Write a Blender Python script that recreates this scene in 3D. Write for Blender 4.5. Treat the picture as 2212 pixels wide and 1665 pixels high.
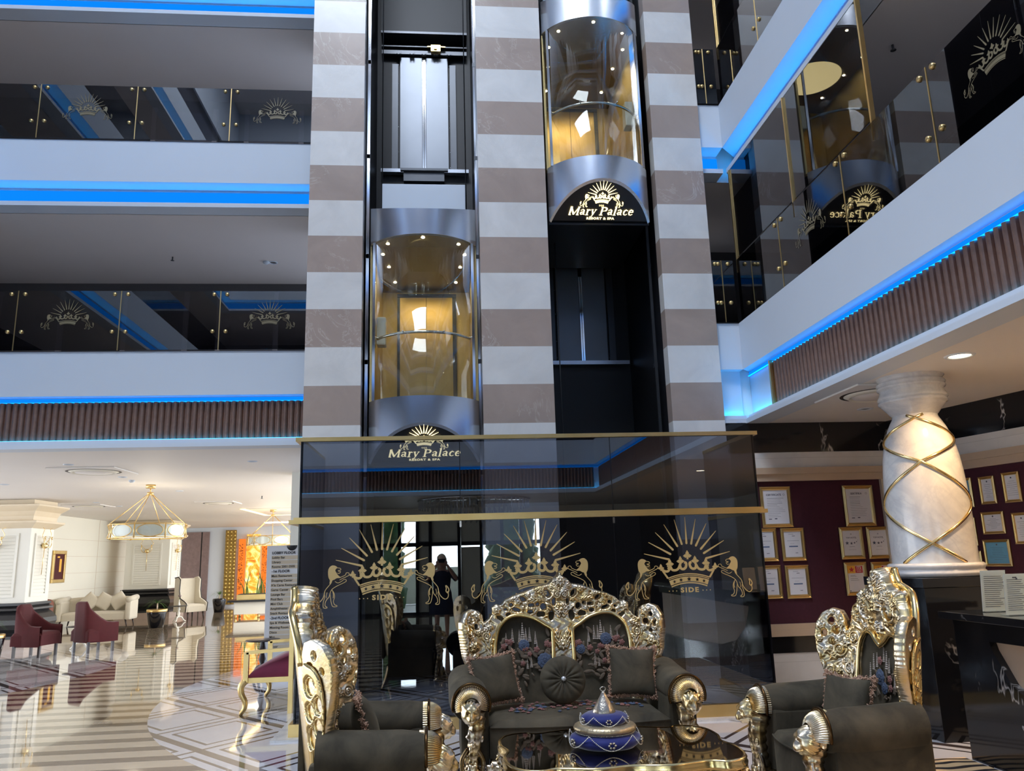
import bpy, bmesh, math, random
import numpy as np
from mathutils import Vector, Matrix
random.seed(7); rng = np.random.RandomState(5)
S = bpy.context.scene
for o in list(bpy.data.objects): bpy.data.objects.remove(o)
COL = S.collection
PI = math.pi
# ------------------------------------------------------------------ camera
CX, CY, FPX, EYE = 1106.0, 832.5, 1709.0, 1.6
def _basis():
    D = np.array([954-CX, 1211-CY, FPX]); V = np.array([878-CX, -6965-CY, FPX])
    Y = D/np.linalg.norm(D); Z = V-Y*(V@Y); Z /= np.linalg.norm(Z); X = np.cross(Y, Z)
    return np.array([X, Y, Z])
M = _basis()
cam_d = bpy.data.cameras.new('camera'); cam = bpy.data.objects.new('camera', cam_d); COL.objects.link(cam)
cam_d.sensor_fit = 'HORIZONTAL'; cam_d.sensor_width = 36.0; cam_d.lens = FPX/2212*36.0
cam_d.clip_start = 0.02; cam_d.clip_end = 300
mw = Matrix.Identity(4)
for i in range(3):
    mw[i][0] = M[i, 0]; mw[i][1] = -M[i, 1]; mw[i][2] = -M[i, 2]
mw[2][3] = EYE
cam.matrix_world = mw
S.camera = cam
# ------------------------------------------------------------------ world, daylight, exposure
W = bpy.data.worlds.new('world'); S.world = W; W.use_nodes = True
wn = W.node_tree.nodes; wn.clear()
wo = wn.new('ShaderNodeOutputWorld'); wb = wn.new('ShaderNodeBackground')
wb.inputs[0].default_value = (0.62, 0.76, 1.0, 1); wb.inputs[1].default_value = 2.6
W.node_tree.links.new(wb.outputs[0], wo.inputs[0])
def area(name, loc, rot, sx, sy, power, color):
    l = bpy.data.lights.new(name, 'AREA'); l.shape = 'RECTANGLE'; l.size = sx; l.size_y = sy
    l.energy = power; l.color = color
    o = bpy.data.objects.new(name, l); COL.objects.link(o); o.location = loc; o.rotation_euler = rot
    return o
area('skylight_daylight', (-2.0, 1.5, 17.45), (0, 0, 0), 5.0, 4.6, 1380, (0.80, 0.88, 1.0))
area('entrance_daylight', (-1.0, -17.0, 3.6), (PI/2, 0, 0), 18.0, 7.0, 5200, (0.92, 0.96, 1.0))
area('cream_wall_fill', (-1.15, 24.5, 1.9), (PI/2, 0, PI/2), 17.0, 2.6, 520, (1.0, 0.96, 0.86))  # added lamp with no window behind it, brightens the cream lobby wall
area('garden_window_daylight', (-15.6, 14.0, 1.9), (PI/2, 0, -PI/2), 22.0, 3.0, 620, (1.0, 0.97, 0.90))
S.view_settings.view_transform = 'Standard'; S.view_settings.look = 'None'
S.view_settings.exposure = 0.3; S.view_settings.gamma = 1.0; S.view_settings.use_curve_mapping = False
# ------------------------------------------------------------------ pixel helpers (points on true planes of the room)
def ray(px, py): return M @ np.array([px-CX, py-CY, FPX])
def onz(px, py, z=0.0):
    r = ray(px, py); t = (z-EYE)/r[2]; return Vector((r[0]*t, r[1]*t, z))
def ony(px, py, y):
    r = ray(px, py); t = y/r[1]; return Vector((r[0]*t, y, EYE+r[2]*t))
def onx(px, py, x):
    r = ray(px, py); t = x/r[0]; return Vector((x, r[1]*t, EYE+r[2]*t))
# ------------------------------------------------------------------ materials
MATS = {}
class NB:
    def __init__(s, name):
        s.m = bpy.data.materials.new(name); s.m.use_nodes = True
        s.t = s.m.node_tree; s.n = s.t.nodes; s.n.clear()
        s.out = s.n.new('ShaderNodeOutputMaterial')
    def node(s, typ, **kw):
        n = s.n.new(typ)
        for k, v in kw.items():
            if k.startswith('i_'):
                key = k[2:]; key = int(key) if key.isdigit() else key.replace('_', ' ')
                s.set(n.inputs[key], v)
            else: setattr(n, k, v)
        return n
    def set(s, inp, v):
        if isinstance(v, bpy.types.NodeSocket): s.t.links.new(v, inp)
        elif isinstance(v, bpy.types.Node): s.t.links.new(v.outputs[0], inp)
        else:
            if isinstance(v, tuple) and len(v) == 3 and len(inp.default_value) == 4: v = v+(1,)
            inp.default_value = v
    def math(s, op, a, b=0.0, c=None):
        n = s.n.new('ShaderNodeMath'); n.operation = op; s.set(n.inputs[0], a); s.set(n.inputs[1], b)
        if c is not None: s.set(n.inputs[2], c)
        return n.outputs[0]
    def mix(s, f, a, b):
        n = s.n.new('ShaderNodeMix'); n.data_type = 'RGBA'; s.set(n.inputs[0], f)
        s.set(n.inputs[6], a); s.set(n.inputs[7], b); return n.outputs[2]
    def coord(s, which='Object'): return s.node('ShaderNodeTexCoord').outputs[which]
    def geo(s): return s.node('ShaderNodeNewGeometry').outputs['Position']
    def xyz(s, v):
        n = s.n.new('ShaderNodeSeparateXYZ'); s.set(n.inputs[0], v); return n.outputs
    def noise(s, scale, detail=4, vec=None, rough=.55, dist=0.0):
        n = s.node('ShaderNodeTexNoise'); n.inputs['Scale'].default_value = scale; n.inputs['Detail'].default_value = detail
        n.inputs['Roughness'].default_value = rough; n.inputs['Distortion'].default_value = dist
        if vec is not None: s.set(n.inputs['Vector'], vec)
        return n.outputs[0]
    def ramp(s, f, stops):
        n = s.n.new('ShaderNodeValToRGB'); s.set(n.inputs[0], f); cr = n.color_ramp
        while len(cr.elements) < len(stops): cr.elements.new(.5)
        for e, (p, c) in zip(cr.elements, stops):
            e.position = p; e.color = (c if isinstance(c, tuple) else (c, c, c))+(1,)
        return n.outputs[0]
    def bump(s, h, strength=.3, dist=.01):
        n = s.n.new('ShaderNodeBump'); n.inputs['Strength'].default_value = strength; n.inputs['Distance'].default_value = dist
        s.set(n.inputs['Height'], h); return n.outputs[0]
    def bsdf(s, color, rough=.5, metal=0.0, **kw):
        p = s.n.new('ShaderNodeBsdfPrincipled'); s.set(p.inputs['Base Color'], color)
        s.set(p.inputs['Roughness'], rough); s.set(p.inputs['Metallic'], metal)
        for k, v in kw.items(): s.set(p.inputs[k.replace('_', ' ')], v)
        s.t.links.new(p.outputs[0], s.out.inputs[0]); MATS[s.m.name] = s.m; return s.m
def plain(name, c, rough=.5, metal=0.0, var=.06, scale=6, bump=0.0, bs=60, **kw):
    b = NB(name); v = b.coord()
    col = b.mix(b.noise(scale, 3, v), tuple(x*(1-var) for x in c), tuple(min(1, x*(1+var)) for x in c))
    if bump: kw['Normal'] = b.bump(b.noise(bs, 4, v), bump, .004)
    return b.bsdf(col, rough, metal, **kw)
def emis(name, c, strength):
    b = NB(name); e = b.node('ShaderNodeEmission'); b.set(e.inputs[0], c); e.inputs[1].default_value = strength
    b.t.links.new(e.outputs[0], b.out.inputs[0]); MATS[name] = b.m; return b.m
def glassy(name, tint, ior=1.5, gloss=(1, 1, 1), rough=0.0, extra=0.0, dust=0.0):
    b = NB(name); tr = b.node('ShaderNodeBsdfTransparent'); b.set(tr.inputs[0], tint)
    gl = b.node('ShaderNodeBsdfGlossy'); b.set(gl.inputs[0], gloss); gl.inputs['Roughness'].default_value = rough
    fr = b.node('ShaderNodeFresnel'); fr.inputs[0].default_value = ior
    # a back face looks from glass to air: use the same curve for both sides
    f = b.math('ADD', b.math('MULTIPLY', fr.outputs[0], 1.0), extra)
    lw = b.node('ShaderNodeLayerWeight'); lw.inputs[0].default_value = .5
    g = b.node('ShaderNodeNewGeometry')
    F0 = ((ior-1)/(ior+1))**2
    dotp = b.math('ABSOLUTE', b.node('ShaderNodeVectorMath', operation='DOT_PRODUCT', i_0=g.outputs['Normal'], i_1=g.outputs['Incoming']).outputs['Value'])
    sch = b.math('MULTIPLY_ADD', b.math('POWER', b.math('SUBTRACT', 1.0, dotp), 5.0), 1-F0, F0+extra)
    ms = b.node('ShaderNodeMixShader'); b.set(ms.inputs[0], sch); b.set(ms.inputs[1], tr.outputs[0]); b.set(ms.inputs[2], gl.outputs[0])
    b.t.links.new(ms.outputs[0], b.out.inputs[0]); MATS[name] = b.m; return b.m

def stone(name, base, var, pores):
    b = NB(name); v = b.geo()
    x, y, z = b.xyz(v)
    # every tile course gets its own shift
    row = b.math('FLOOR', b.math('DIVIDE', b.math('SUBTRACT', z, 3.265), .4985))
    off = b.node('ShaderNodeCombineXYZ', i_0=b.math('MULTIPLY', row, 3.7), i_1=b.math('MULTIPLY', row, 1.3), i_2=0.0)
    vv = b.node('ShaderNodeVectorMath', operation='ADD', i_0=v, i_1=off.outputs[0]).outputs[0]
    n1 = b.noise(1.6, 6, vv, .6, .8)
    c = b.mix(b.ramp(n1, [(.3, 0.0), (.7, 1.0)]), tuple(k*(1-var) for k in base), tuple(k*(1+var) for k in base))
    vein = b.noise(1.3, 5, vv, .65, 2.2)
    vm = b.ramp(b.math('ABSOLUTE', b.math('SUBTRACT', vein, .5)), [(0.0, 1.0), (.006, .55), (.02, 0.0)])
    vm = b.math('MULTIPLY', vm, b.ramp(b.noise(.9, 2, vv), [(.5, 0.0), (.62, 1.0)]))
    c = b.mix(b.math('MULTIPLY', vm, .30), c, (.82, .80, .76))
    pr = b.node('ShaderNodeTexVoronoi', i_Scale=38.0); b.set(pr.inputs['Vector'], vv)
    pm = b.math('MULTIPLY', b.ramp(pr.outputs[0], [(.06, 1.0), (.14, 0.0)]), b.ramp(b.noise(5, 3, vv), [(.55, 0.0), (.62, 1.0)]))
    c = b.mix(b.math('MULTIPLY', pm, pores), c, tuple(k*.45 for k in base))
    # mortar line at each course
    fr = b.math('FRACT', b.math('DIVIDE', b.math('SUBTRACT', z, 3.265), .4985))
    e = b.math('LESS_THAN', b.math('MINIMUM', fr, b.math('SUBTRACT', 1.0, fr)), .004)
    c = b.mix(b.math('MULTIPLY', e, .35), c, (.2, .17, .15))
    return b.bsdf(c, .28, 0.0, Normal=b.bump(n1, .05, .01))
stone('light limestone', (.72, .70, .67), .09, .3)
stone('brown limestone', (.40, .31, .26), .10, .7)

def black_marble(name, rough=.08):
    b = NB(name); v = b.geo()
    n = b.noise(.8, 5, v, .62, .55); l = b.math('ABSOLUTE', b.math('SUBTRACT', n, .5))
    line = b.ramp(l, [(0.0, 1.0), (.0035, .5), (.009, 0.0)])
    m = b.math('MULTIPLY', line, b.ramp(b.noise(.8, 3, v), [(.50, 0.0), (.58, 1.0)]))
    c = b.mix(m, b.mix(b.noise(3, 3, v), (.006, .006, .007), (.016, .015, .016)), (.55, .52, .50))
    return b.bsdf(c, rough)
black_marble('black marble')
b = NB('white marble'); v = b.geo()
n = b.noise(2.2, 6, v, .62, 1.8)
cc = b.mix(b.ramp(n, [(.35, 0.0), (.62, 1.0)]), (.58, .57, .57), (.74, .72, .69))
l = b.ramp(b.math('ABSOLUTE', b.math('SUBTRACT', b.noise(1.5, 6, v, .6, 2.5), .5)), [(0.0, 1.0), (.03, .3), (.08, 0.0)])
b.bsdf(b.mix(b.math('MULTIPLY', l, .35), cc, (.45, .45, .48)), .14)

def gold(name, c1, c2, rough, carved=False, bs=45):
    b = NB(name); v = b.coord()
    n = b.noise(3.0 if not carved else 9.0, 3, v)
    c = b.mix(b.ramp(n, [(.38, 0.0), (.62, 1.0)]), c1, c2)
    kw = {}
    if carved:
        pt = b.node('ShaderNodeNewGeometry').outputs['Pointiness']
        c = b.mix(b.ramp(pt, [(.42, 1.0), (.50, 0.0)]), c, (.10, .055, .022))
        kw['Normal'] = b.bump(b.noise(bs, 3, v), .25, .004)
    return b.bsdf(c, rough, 1.0, **kw)
gold('carved gilding', (.93, .70, .34), (.88, .78, .62), .27, True)
gold('smooth gilding', (.85, .60, .24), (.90, .70, .36), .20)
gold('brushed brass', (.72, .50, .20), (.78, .56, .25), .34)
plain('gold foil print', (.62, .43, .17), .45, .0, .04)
plain('dimmed foil print', (.20, .165, .095), .5, .0, .04)  # same gold foil, darkened in its colour to stand for dimmer light
plain('lit gold lettering', (.95, .80, .42), .4, 0.0, .02, Emission_Color=(1.0, .80, .38, 1), Emission_Strength=2.6)
b = NB('brushed steel'); v = b.coord()
mp = b.node('ShaderNodeMapping'); b.set(mp.inputs[0], v); mp.inputs['Scale'].default_value = (1, 1, 90)
b.bsdf(b.mix(b.noise(8, 3, mp.outputs[0]), (.66, .69, .74), (.74, .77, .82)), .24, 1.0, Anisotropic=.6)
plain('dark steel', (.10, .105, .115), .35, .8)
plain('grey door steel', (.22, .235, .26), .38, .75, .1, 2)
plain('chrome', (.80, .81, .83), .10, 1.0, .02)
plain('shaft black', (.008, .008, .010), .45)
plain('gloss black panel', (.006, .006, .008), .10)
plain('black paint', (.012, .012, .014), .35)
plain('white plaster', (.62, .68, .76), .55, 0, .02, 2)
plain('soffit plaster', (.74, .68, .65), .65, 0, .04, 1)
plain('lobby ceiling plaster', (.80, .765, .73), .55, 0, .02, 1)
plain('cream paint', (.86, .83, .72), .5, 0, .03, 1)
plain('ivory lacquer', (.82, .80, .72), .35, 0, .03, 1)
plain('beige trim', (.60, .46, .33), .35, 0.15, .05)
plain('cornice beige', (.78, .66, .48), .4, 0, .05)
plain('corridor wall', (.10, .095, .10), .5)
plain('corridor door', (.30, .27, .26), .5)
plain('burgundy fabric wall', (.060, .010, .022), .85, 0, .25, 30, .3, 200)
plain('burgundy velvet', (.16, .010, .040), .8, 0, .2, 10, Sheen_Weight=.6, Sheen_Roughness=.4)
plain('dark red velvet', (.075, .004, .007), .85, 0, .2, 10, Sheen_Weight=.1)
plain('cream upholstery', (.66, .60, .48), .8, 0, .05, 10, Sheen_Weight=.3)
plain('brown leather', (.20, .055, .03), .5)
plain('paper', (.80, .80, .84), .6, 0, .02)
plain('print ink', (.10, .11, .16), .7)
plain('print blue', (.12, .18, .32), .7)
plain('print red', (.55, .03, .04), .6)
plain('print orange', (.90, .48, .06), .6)
plain('paper blue', (.16, .42, .62), .6)
plain('sign tan', (.66, .56, .42), .6)
plain('sign white', (.78, .78, .80), .45)
plain('leaf green', (.06, .16, .03), .5, 0, .4, 20)
plain('hedge green', (.03, .10, .02), .7, 0, .5, 6)
plain('soil', (.03, .02, .012), .9)
plain('crystal', (.85, .88, .92), .05, .6)
plain('skin', (.55, .33, .24), .5)
plain('blond hair', (.55, .42, .28), .6, 0, .2, 40)
plain('navy cloth', (.008, .010, .03), .8)
plain('blue velvet', (.008, .016, .16), .7, 0, .2, 20, Sheen_Weight=.8, Sheen_Roughness=.35)
plain('bead pearl', (.85, .80, .70), .2, .5)
plain('hammered pewter', (.62, .55, .45), .28, 1.0, .15, 30, .5, 90)
plain('striped gold cloth', (.62, .50, .32), .35, .8, .2, 60, .4, 120)
plain('fringe thread', (.58, .36, .25), .8, 0, .45, 60)
plain('embroidery cream', (.50, .42, .36), .7, 0, .2, 80)
plain('embroidery blue', (.075, .10, .16), .7, 0, .45, 60)
plain('embroidery rose', (.27, .12, .10), .7, 0, .4, 60)
plain('embroidery leaf', (.15, .11, .075), .8, 0, .4, 60)
plain('dark wood', (.03, .016, .012), .3)
plain('bronze rib', (.33, .20, .15), .33, .75, .25, 14, .3, 40)
plain('amber crystal', (.35, .08, .01), .2, 0, .5, 30)
plain('gold lattice', (.45, .31, .09), .3, .8, .3, 12, .6, 14)
plain('mosaic purple', (.25, .18, .18), .3, .2, .3, 9)
# velvet upholstery
b = NB('olive velvet'); v = b.coord()
nn = b.noise(3.2, 5, v, .6, .5)
c = b.mix(b.ramp(nn, [(.35, 0.0), (.68, 1.0)]), (.034, .027, .015), (.110, .088, .054))
b.bsdf(c, .85, 0, Sheen_Weight=.18, Sheen_Roughness=.35, Sheen_Tint=(.50, .42, .28, 1), Normal=b.bump(b.noise(260, 2, v), .2, .002))
# glasses
glassy('smoked glass', (.46, .49, .55), 1.52, extra=.05)
glassy('dark balustrade glass', (.26, .26, .29), 1.52, extra=.06)
glassy('car glass', (.93, .94, .90), 1.5, extra=.0)
glassy('clear glass', (.90, .95, .96), 1.45)
b = NB('bronze mirror glass'); b.bsdf((.32, .26, .18), .03, 1.0)
b = NB('car ceiling'); b.bsdf((.30, .24, .13), .25, .6)
b = NB('car gold wall'); v = b.coord()
b.bsdf(b.mix(b.noise(2, 3, v), (.62, .48, .22), (.80, .66, .36)), .5, .7)
emis('blue led', (.003, .21, .90), 1.0)
emis('blue led tube', (.01, .42, 1.0), 12.0)
emis('blue led line', (.004, .25, 1.0), 3.0)
emis('downlight glow', (1.0, .80, .50), 22.0)
emis('cove warm', (1.0, .72, .28), 3.5)
emis('amber niche', (1.0, .22, .03), .9)
emis('white light', (1.0, .98, .95), 9.0)
emis('car spot', (1.0, .92, .70), 30.0)
# orange glowing glass artwork (back-lit)
b = NB('backlit flame glass'); v = b.coord(); n = b.noise(2.4, 5, v, .6, 1.5)
c = b.ramp(n, [(.3, (.6, .08, .01)), (.48, (1.0, .42, .05)), (.6, (1.0, .80, .30)), (.75, (.35, .45, .65))])
e = b.node('ShaderNodeEmission'); b.set(e.inputs[0], c); e.inputs[1].default_value = 1.3
b.t.links.new(e.outputs[0], b.out.inputs[0]); MATS['backlit flame glass'] = b.m
# zebra rug
b = NB('zebra rug'); v = b.geo()
w = b.node('ShaderNodeTexWave', bands_direction='Y'); w.inputs['Scale'].default_value = 3.2; w.inputs['Distortion'].default_value = 7
w.inputs['Detail'].default_value = 2; w.inputs['Detail Scale'].default_value = .6; b.set(w.inputs['Vector'], v)
b.bsdf(b.mix(b.ramp(w.outputs[1], [(.40, 0.0), (.50, 1.0)]), (.02, .012, .01), (.62, .42, .22)), .8)
# floor: striped marble with discs of rhombus lattice
def floor_mat():
    b = NB('lobby floor marble'); v = b.geo(); x, y, z = b.xyz(v)
    L = lambda c, k: tuple(t*k for t in c)
    nz = b.noise(1.5, 5, v, .6, 1.0)
    st = b.math('FRACT', b.math('DIVIDE', b.math('SUBTRACT', y, 7.535), .4185))
    stripe = b.math('LESS_THAN', st, .42)
    beige = b.mix(nz, (.52, .40, .27), (.64, .52, .37)); dark = b.mix(nz, (.035, .024, .020), (.075, .052, .044))
    c1 = b.mix(stripe, beige, dark)
    u = b.math('ADD', b.math('DIVIDE', b.math('ADD', x, 2.85), 1.33), b.math('DIVIDE', b.math('SUBTRACT', y, 8.64), 1.58))
    w = b.math('SUBTRACT', b.math('DIVIDE', b.math('ADD', x, 2.85), 1.33), b.math('DIVIDE', b.math('SUBTRACT', y, 8.64), 1.58))
    fu = b.math('ABSOLUTE', b.math('SUBTRACT', b.math('FRACT', b.math('ADD', u, 50)), .5))
    fw = b.math('ABSOLUTE', b.math('SUBTRACT', b.math('FRACT', b.math('ADD', w, 50)), .5))
    white = b.mix(nz, (.66, .64, .66), (.80, .78, .80)); line = b.mix(nz, (.05, .035, .032), (.09, .065, .06))
    thick = b.math('GREATER_THAN', fu, .455); thin = b.math('GREATER_THAN', fw, .477)
    mx = b.math('MAXIMUM', fu, fw)
    ins = b.math('MULTIPLY', b.math('GREATER_THAN', mx, .335), b.math('LESS_THAN', mx, .372))
    pat = b.math('MAXIMUM', b.math('MAXIMUM', thick, thin), ins)
    c2 = b.mix(pat, white, line)
    def disc(cx, cy, r):
        dx = b.math('SUBTRACT', x, cx); dy = b.math('SUBTRACT', y, cy)
        return b.math('LESS_THAN', b.math('ADD', b.math('MULTIPLY', dx, dx), b.math('MULTIPLY', dy, dy)), r*r)
    d = b.math('MAXIMUM', disc(3.609, 11.646, 7.14), disc(-12.6, 14.2, 7.0))
    return b.bsdf(b.mix(d, c1, c2), .045, 0, Coat_Weight=.6, Coat_Roughness=.02)
floor_mat()
def mat(n): return MATS[n]
# ------------------------------------------------------------------ helpers
def smooth_pts(pts, n=6, closed=False):
    P = [Vector(p) for p in pts]; out = []; m = len(P)
    rngi = range(m if closed else m-1)
    for i in rngi:
        if closed: p0, p1, p2, p3 = P[(i-1) % m], P[i], P[(i+1) % m], P[(i+2) % m]
        else: p0, p1, p2, p3 = P[max(i-1, 0)], P[i], P[i+1], P[min(i+2, m-1)]
        for k in range(n):
            t = k/n
            out.append(.5*((2*p1)+(p2-p0)*t+(2*p0-5*p1+4*p2-p3)*t*t+(3*p1-p0-3*p2+p3)*t**3))
    if not closed: out.append(P[-1])
    return out
class MB:
    def __init__(s): s.v = []; s.f = []; s.sm = []
    def add(s, vs, fs, smooth=False):
        k = len(s.v); s.v += [tuple(p) for p in vs]; s.f += [tuple(k+i for i in f) for f in fs]; s.sm += [smooth]*len(fs)
        return s
    def box(s, x0, y0, z0, x1, y1, z1, mtx=None, bev=0.0):
        if x0 > x1: x0, x1 = x1, x0
        if y0 > y1: y0, y1 = y1, y0
        if z0 > z1: z0, z1 = z1, z0
        if bev:
            bm = bmesh.new(); bmesh.ops.create_cube(bm, size=1)
            for v in bm.verts: v.co = Vector(((x0+x1)/2+v.co.x*(x1-x0), (y0+y1)/2+v.co.y*(y1-y0), (z0+z1)/2+v.co.z*(z1-z0)))
            bmesh.ops.bevel(bm, geom=bm.edges[:], offset=bev, segments=2, affect='EDGES', profile=.6)
            vs = [v.co.copy() for v in bm.verts]; bm.verts.index_update()
            fs = [[v.index for v in f.verts] for f in bm.faces]; bm.free()
        else:
            vs = [Vector(p) for p in ((x0,y0,z0),(x1,y0,z0),(x1,y1,z0),(x0,y1,z0),(x0,y0,z1),(x1,y0,z1),(x1,y1,z1),(x0,y1,z1))]
            fs = [(0,3,2,1),(4,5,6,7),(0,1,5,4),(1,2,6,5),(2,3,7,6),(3,0,4,7)]
        if mtx: vs = [mtx @ v for v in vs]
        return s.add(vs, fs, False)
    def bar(s, a, b, w, h=None, up=(0,0,1)):
        a = Vector(a); b = Vector(b); h = h or w; d = (b-a); L = d.length
        if L < 1e-6: return s
        d.normalize(); u = Vector(up)
        if abs(d.dot(u)) > .98: u = Vector((0,1,0))
        r = d.cross(u).normalized(); u = r.cross(d).normalized()
        vs = [p+r*(sx*w/2)+u*(sy*h/2) for p in (a, b) for sx, sy in ((-1,-1),(1,-1),(1,1),(-1,1))]
        return s.add(vs, [(3,2,1,0),(4,5,6,7),(0,1,5,4),(1,2,6,5),(2,3,7,6),(3,0,4,7)])
    def tube(s, pts, r, seg=8, caps=True, closed=False, flat=1.0, up=(0,0,1)):
        P = [Vector(p) for p in pts]; n = len(P); R = r if isinstance(r, (list, tuple)) else [r]*n
        vs = []; u = Vector(up); prev = None
        for i in range(n):
            if closed: d = P[(i+1) % n]-P[i-1]
            else: d = P[min(i+1, n-1)]-P[max(i-1, 0)]
            if d.length < 1e-9: d = Vector((0,0,1))
            d.normalize()
            if prev is None:
                a = u if abs(d.dot(u)) < .95 else Vector((0,1,0))
            else: a = prev
            sd = d.cross(a)
            if sd.length < 1e-4: sd = d.cross(Vector((1,0,0)))
            sd.normalize(); a = sd.cross(d).normalized(); prev = a
            for k in range(seg):
                t = 2*PI*k/seg; vs.append(P[i]+sd*(math.cos(t)*R[i])+a*(math.sin(t)*R[i]*flat))
        fs = []
        for i in range(n if closed else n-1):
            j = (i+1) % n
            for k in range(seg):
                l = (k+1) % seg; fs.append((i*seg+k, i*seg+l, j*seg+l, j*seg+k))
        if caps and not closed:
            fs.append(tuple(reversed(range(seg)))); fs.append(tuple((n-1)*seg+k for k in range(seg)))
        return s.add(vs, fs, True)
    def lathe(s, prof, c=(0,0,0), seg=32, mtx=None, a0=0, a1=2*PI, rf=None):
        vs = []; full = abs(a1-a0-2*PI) < 1e-6; m = seg if full else seg+1
        for (r, z) in prof:
            for k in range(m):
                t = a0+(a1-a0)*k/seg; q = r*(rf(t, z) if rf else 1)
                p = Vector((c[0]+q*math.cos(t), c[1]+q*math.sin(t), c[2]+z)); vs.append(mtx @ p if mtx else p)
        fs = []
        for i in range(len(prof)-1):
            for k in range(seg):
                l = (k+1) % m if full else k+1
                fs.append((i*m+k, i*m+l, (i+1)*m+l, (i+1)*m+k))
        return s.add(vs, fs, True)
    def prism(s, poly, z0, z1, mtx=None):
        """polygon in x,y extruded along z"""
        n = len(poly); vs = [Vector((p[0], p[1], z0)) for p in poly]+[Vector((p[0], p[1], z1)) for p in poly]
        if mtx: vs = [mtx @ v for v in vs]
        area = sum(poly[i][0]*poly[(i+1) % n][1]-poly[(i+1) % n][0]*poly[i][1] for i in range(n))
        a = list(range(n)); b_ = [n+i for i in a]
        if area < 0: a, b_ = b_, a; 
        fs = [tuple(reversed(a)), tuple(b_)]
        for i in range(n):
            j = (i+1) % n; fs.append((i, j, n+j, n+i) if area > 0 else (j, i, n+i, n+j))
        return s.add(vs, fs)
    def ball(s, c, rx, ry=None, rz=None, seg=12, rings=8, fn=None, mtx=None):
        ry = ry or rx; rz = rz or rx; vs = []; fs = []
        for i in range(rings+1):
            ph = PI*i/rings
            for k in range(seg):
                t = 2*PI*k/seg; d = Vector((math.sin(ph)*math.cos(t), math.sin(ph)*math.sin(t), math.cos(ph)))
                q = fn(d) if fn else 1.0
                p = Vector((c[0]+d.x*rx*q, c[1]+d.y*ry*q, c[2]+d.z*rz*q)); vs.append(mtx @ p if mtx else p)
        for i in range(rings):
            for k in range(seg):
                l = (k+1) % seg; fs.append((i*seg+k, (i+1)*seg+k, (i+1)*seg+l, i*seg+l))
        return s.add(vs, fs, True)
    def grid(s, P, closed_u=False, smooth=True):
        """P[i][j] points"""
        n = len(P); m = len(P[0]); vs = [p for r in P for p in r]; fs = []
        for i in range(n-1):
            for j in range(m if closed_u else m-1):
                k = (j+1) % m; fs.append((i*m+j, i*m+k, (i+1)*m+k, (i+1)*m+j))
        return s.add(vs, fs, smooth)
    def build(s, name, m, parent=None, mtx=None, fix=False):
        me = bpy.data.meshes.new(name); me.from_pydata([tuple(v) for v in s.v], [], s.f)
        me.polygons.foreach_set('use_smooth', s.sm); me.materials.append(mat(m) if isinstance(m, str) else m)
        me.update()
        if fix:
            bm = bmesh.new(); bm.from_mesh(me); bmesh.ops.remove_doubles(bm, verts=bm.verts, dist=1e-5)
            bmesh.ops.recalc_face_normals(bm, faces=bm.faces); bm.to_mesh(me); bm.free()
        o = bpy.data.objects.new(name, me); COL.objects.link(o)
        if parent: o.parent = parent
        if mtx: o.matrix_local = mtx
        return o
def tag(o, label, cat, group=None, kind=None):
    o['label'] = label; o['category'] = cat
    if group: o['group'] = group
    if kind: o['kind'] = kind
    return o
def thing(name, label, cat, loc=(0,0,0), rz=0.0, group=None):
    o = bpy.data.objects.new(name, None); COL.objects.link(o); o.location = loc; o.rotation_euler = (0,0,rz)
    o.empty_display_size = .1
    return tag(o, label, cat, group)
def struct(name, mb, m, parent=None):
    o = mb.build(name, m, parent); o['kind'] = 'structure'; return o
def dup(root, loc, rz, label, group=None):
    r = root.copy(); COL.objects.link(r); r.location = loc; r.rotation_euler = (0,0,rz); r['label'] = label
    if group: r['group'] = group
    for ch in list(root.children):
        c = ch.copy(); COL.objects.link(c); c.parent = r
        for g in list(ch.children):
            d = g.copy(); COL.objects.link(d); d.parent = c
    return r
def text_mb(txt, size, mtx, ext=.001, shear=0.0, align='CENTER', space=1.0, bold=0.0, mb=None, xs=1.0):
    c = bpy.data.curves.new('t', 'FONT'); c.body = txt; c.size = size; c.extrude = ext; c.shear = shear
    c.align_x = align; c.align_y = 'CENTER'; c.space_character = space; c.offset = bold; c.resolution_u = 3
    o = bpy.data.objects.new('t', c); COL.objects.link(o)
    dg = bpy.context.evaluated_depsgraph_get(); e = o.evaluated_get(dg); me = e.to_mesh()
    mb = mb or MB(); mb.add([mtx @ Vector((v.co.x*xs, v.co.y, v.co.z)) for v in me.vertices], [tuple(p.vertices) for p in me.polygons])
    e.to_mesh_clear(); bpy.data.objects.remove(o); bpy.data.curves.remove(c)
    return mb
def frame_mtx(o, ux, uy):
    """matrix with local x -> ux, local y -> uy, local z -> ux x uy"""
    ux = Vector(ux).normalized(); uy = Vector(uy).normalized(); uz = ux.cross(uy)
    m = Matrix.Identity(4)
    for i in range(3): m[i][0] = ux[i]; m[i][1] = uy[i]; m[i][2] = uz[i]; m[i][3] = o[i]
    return m
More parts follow.
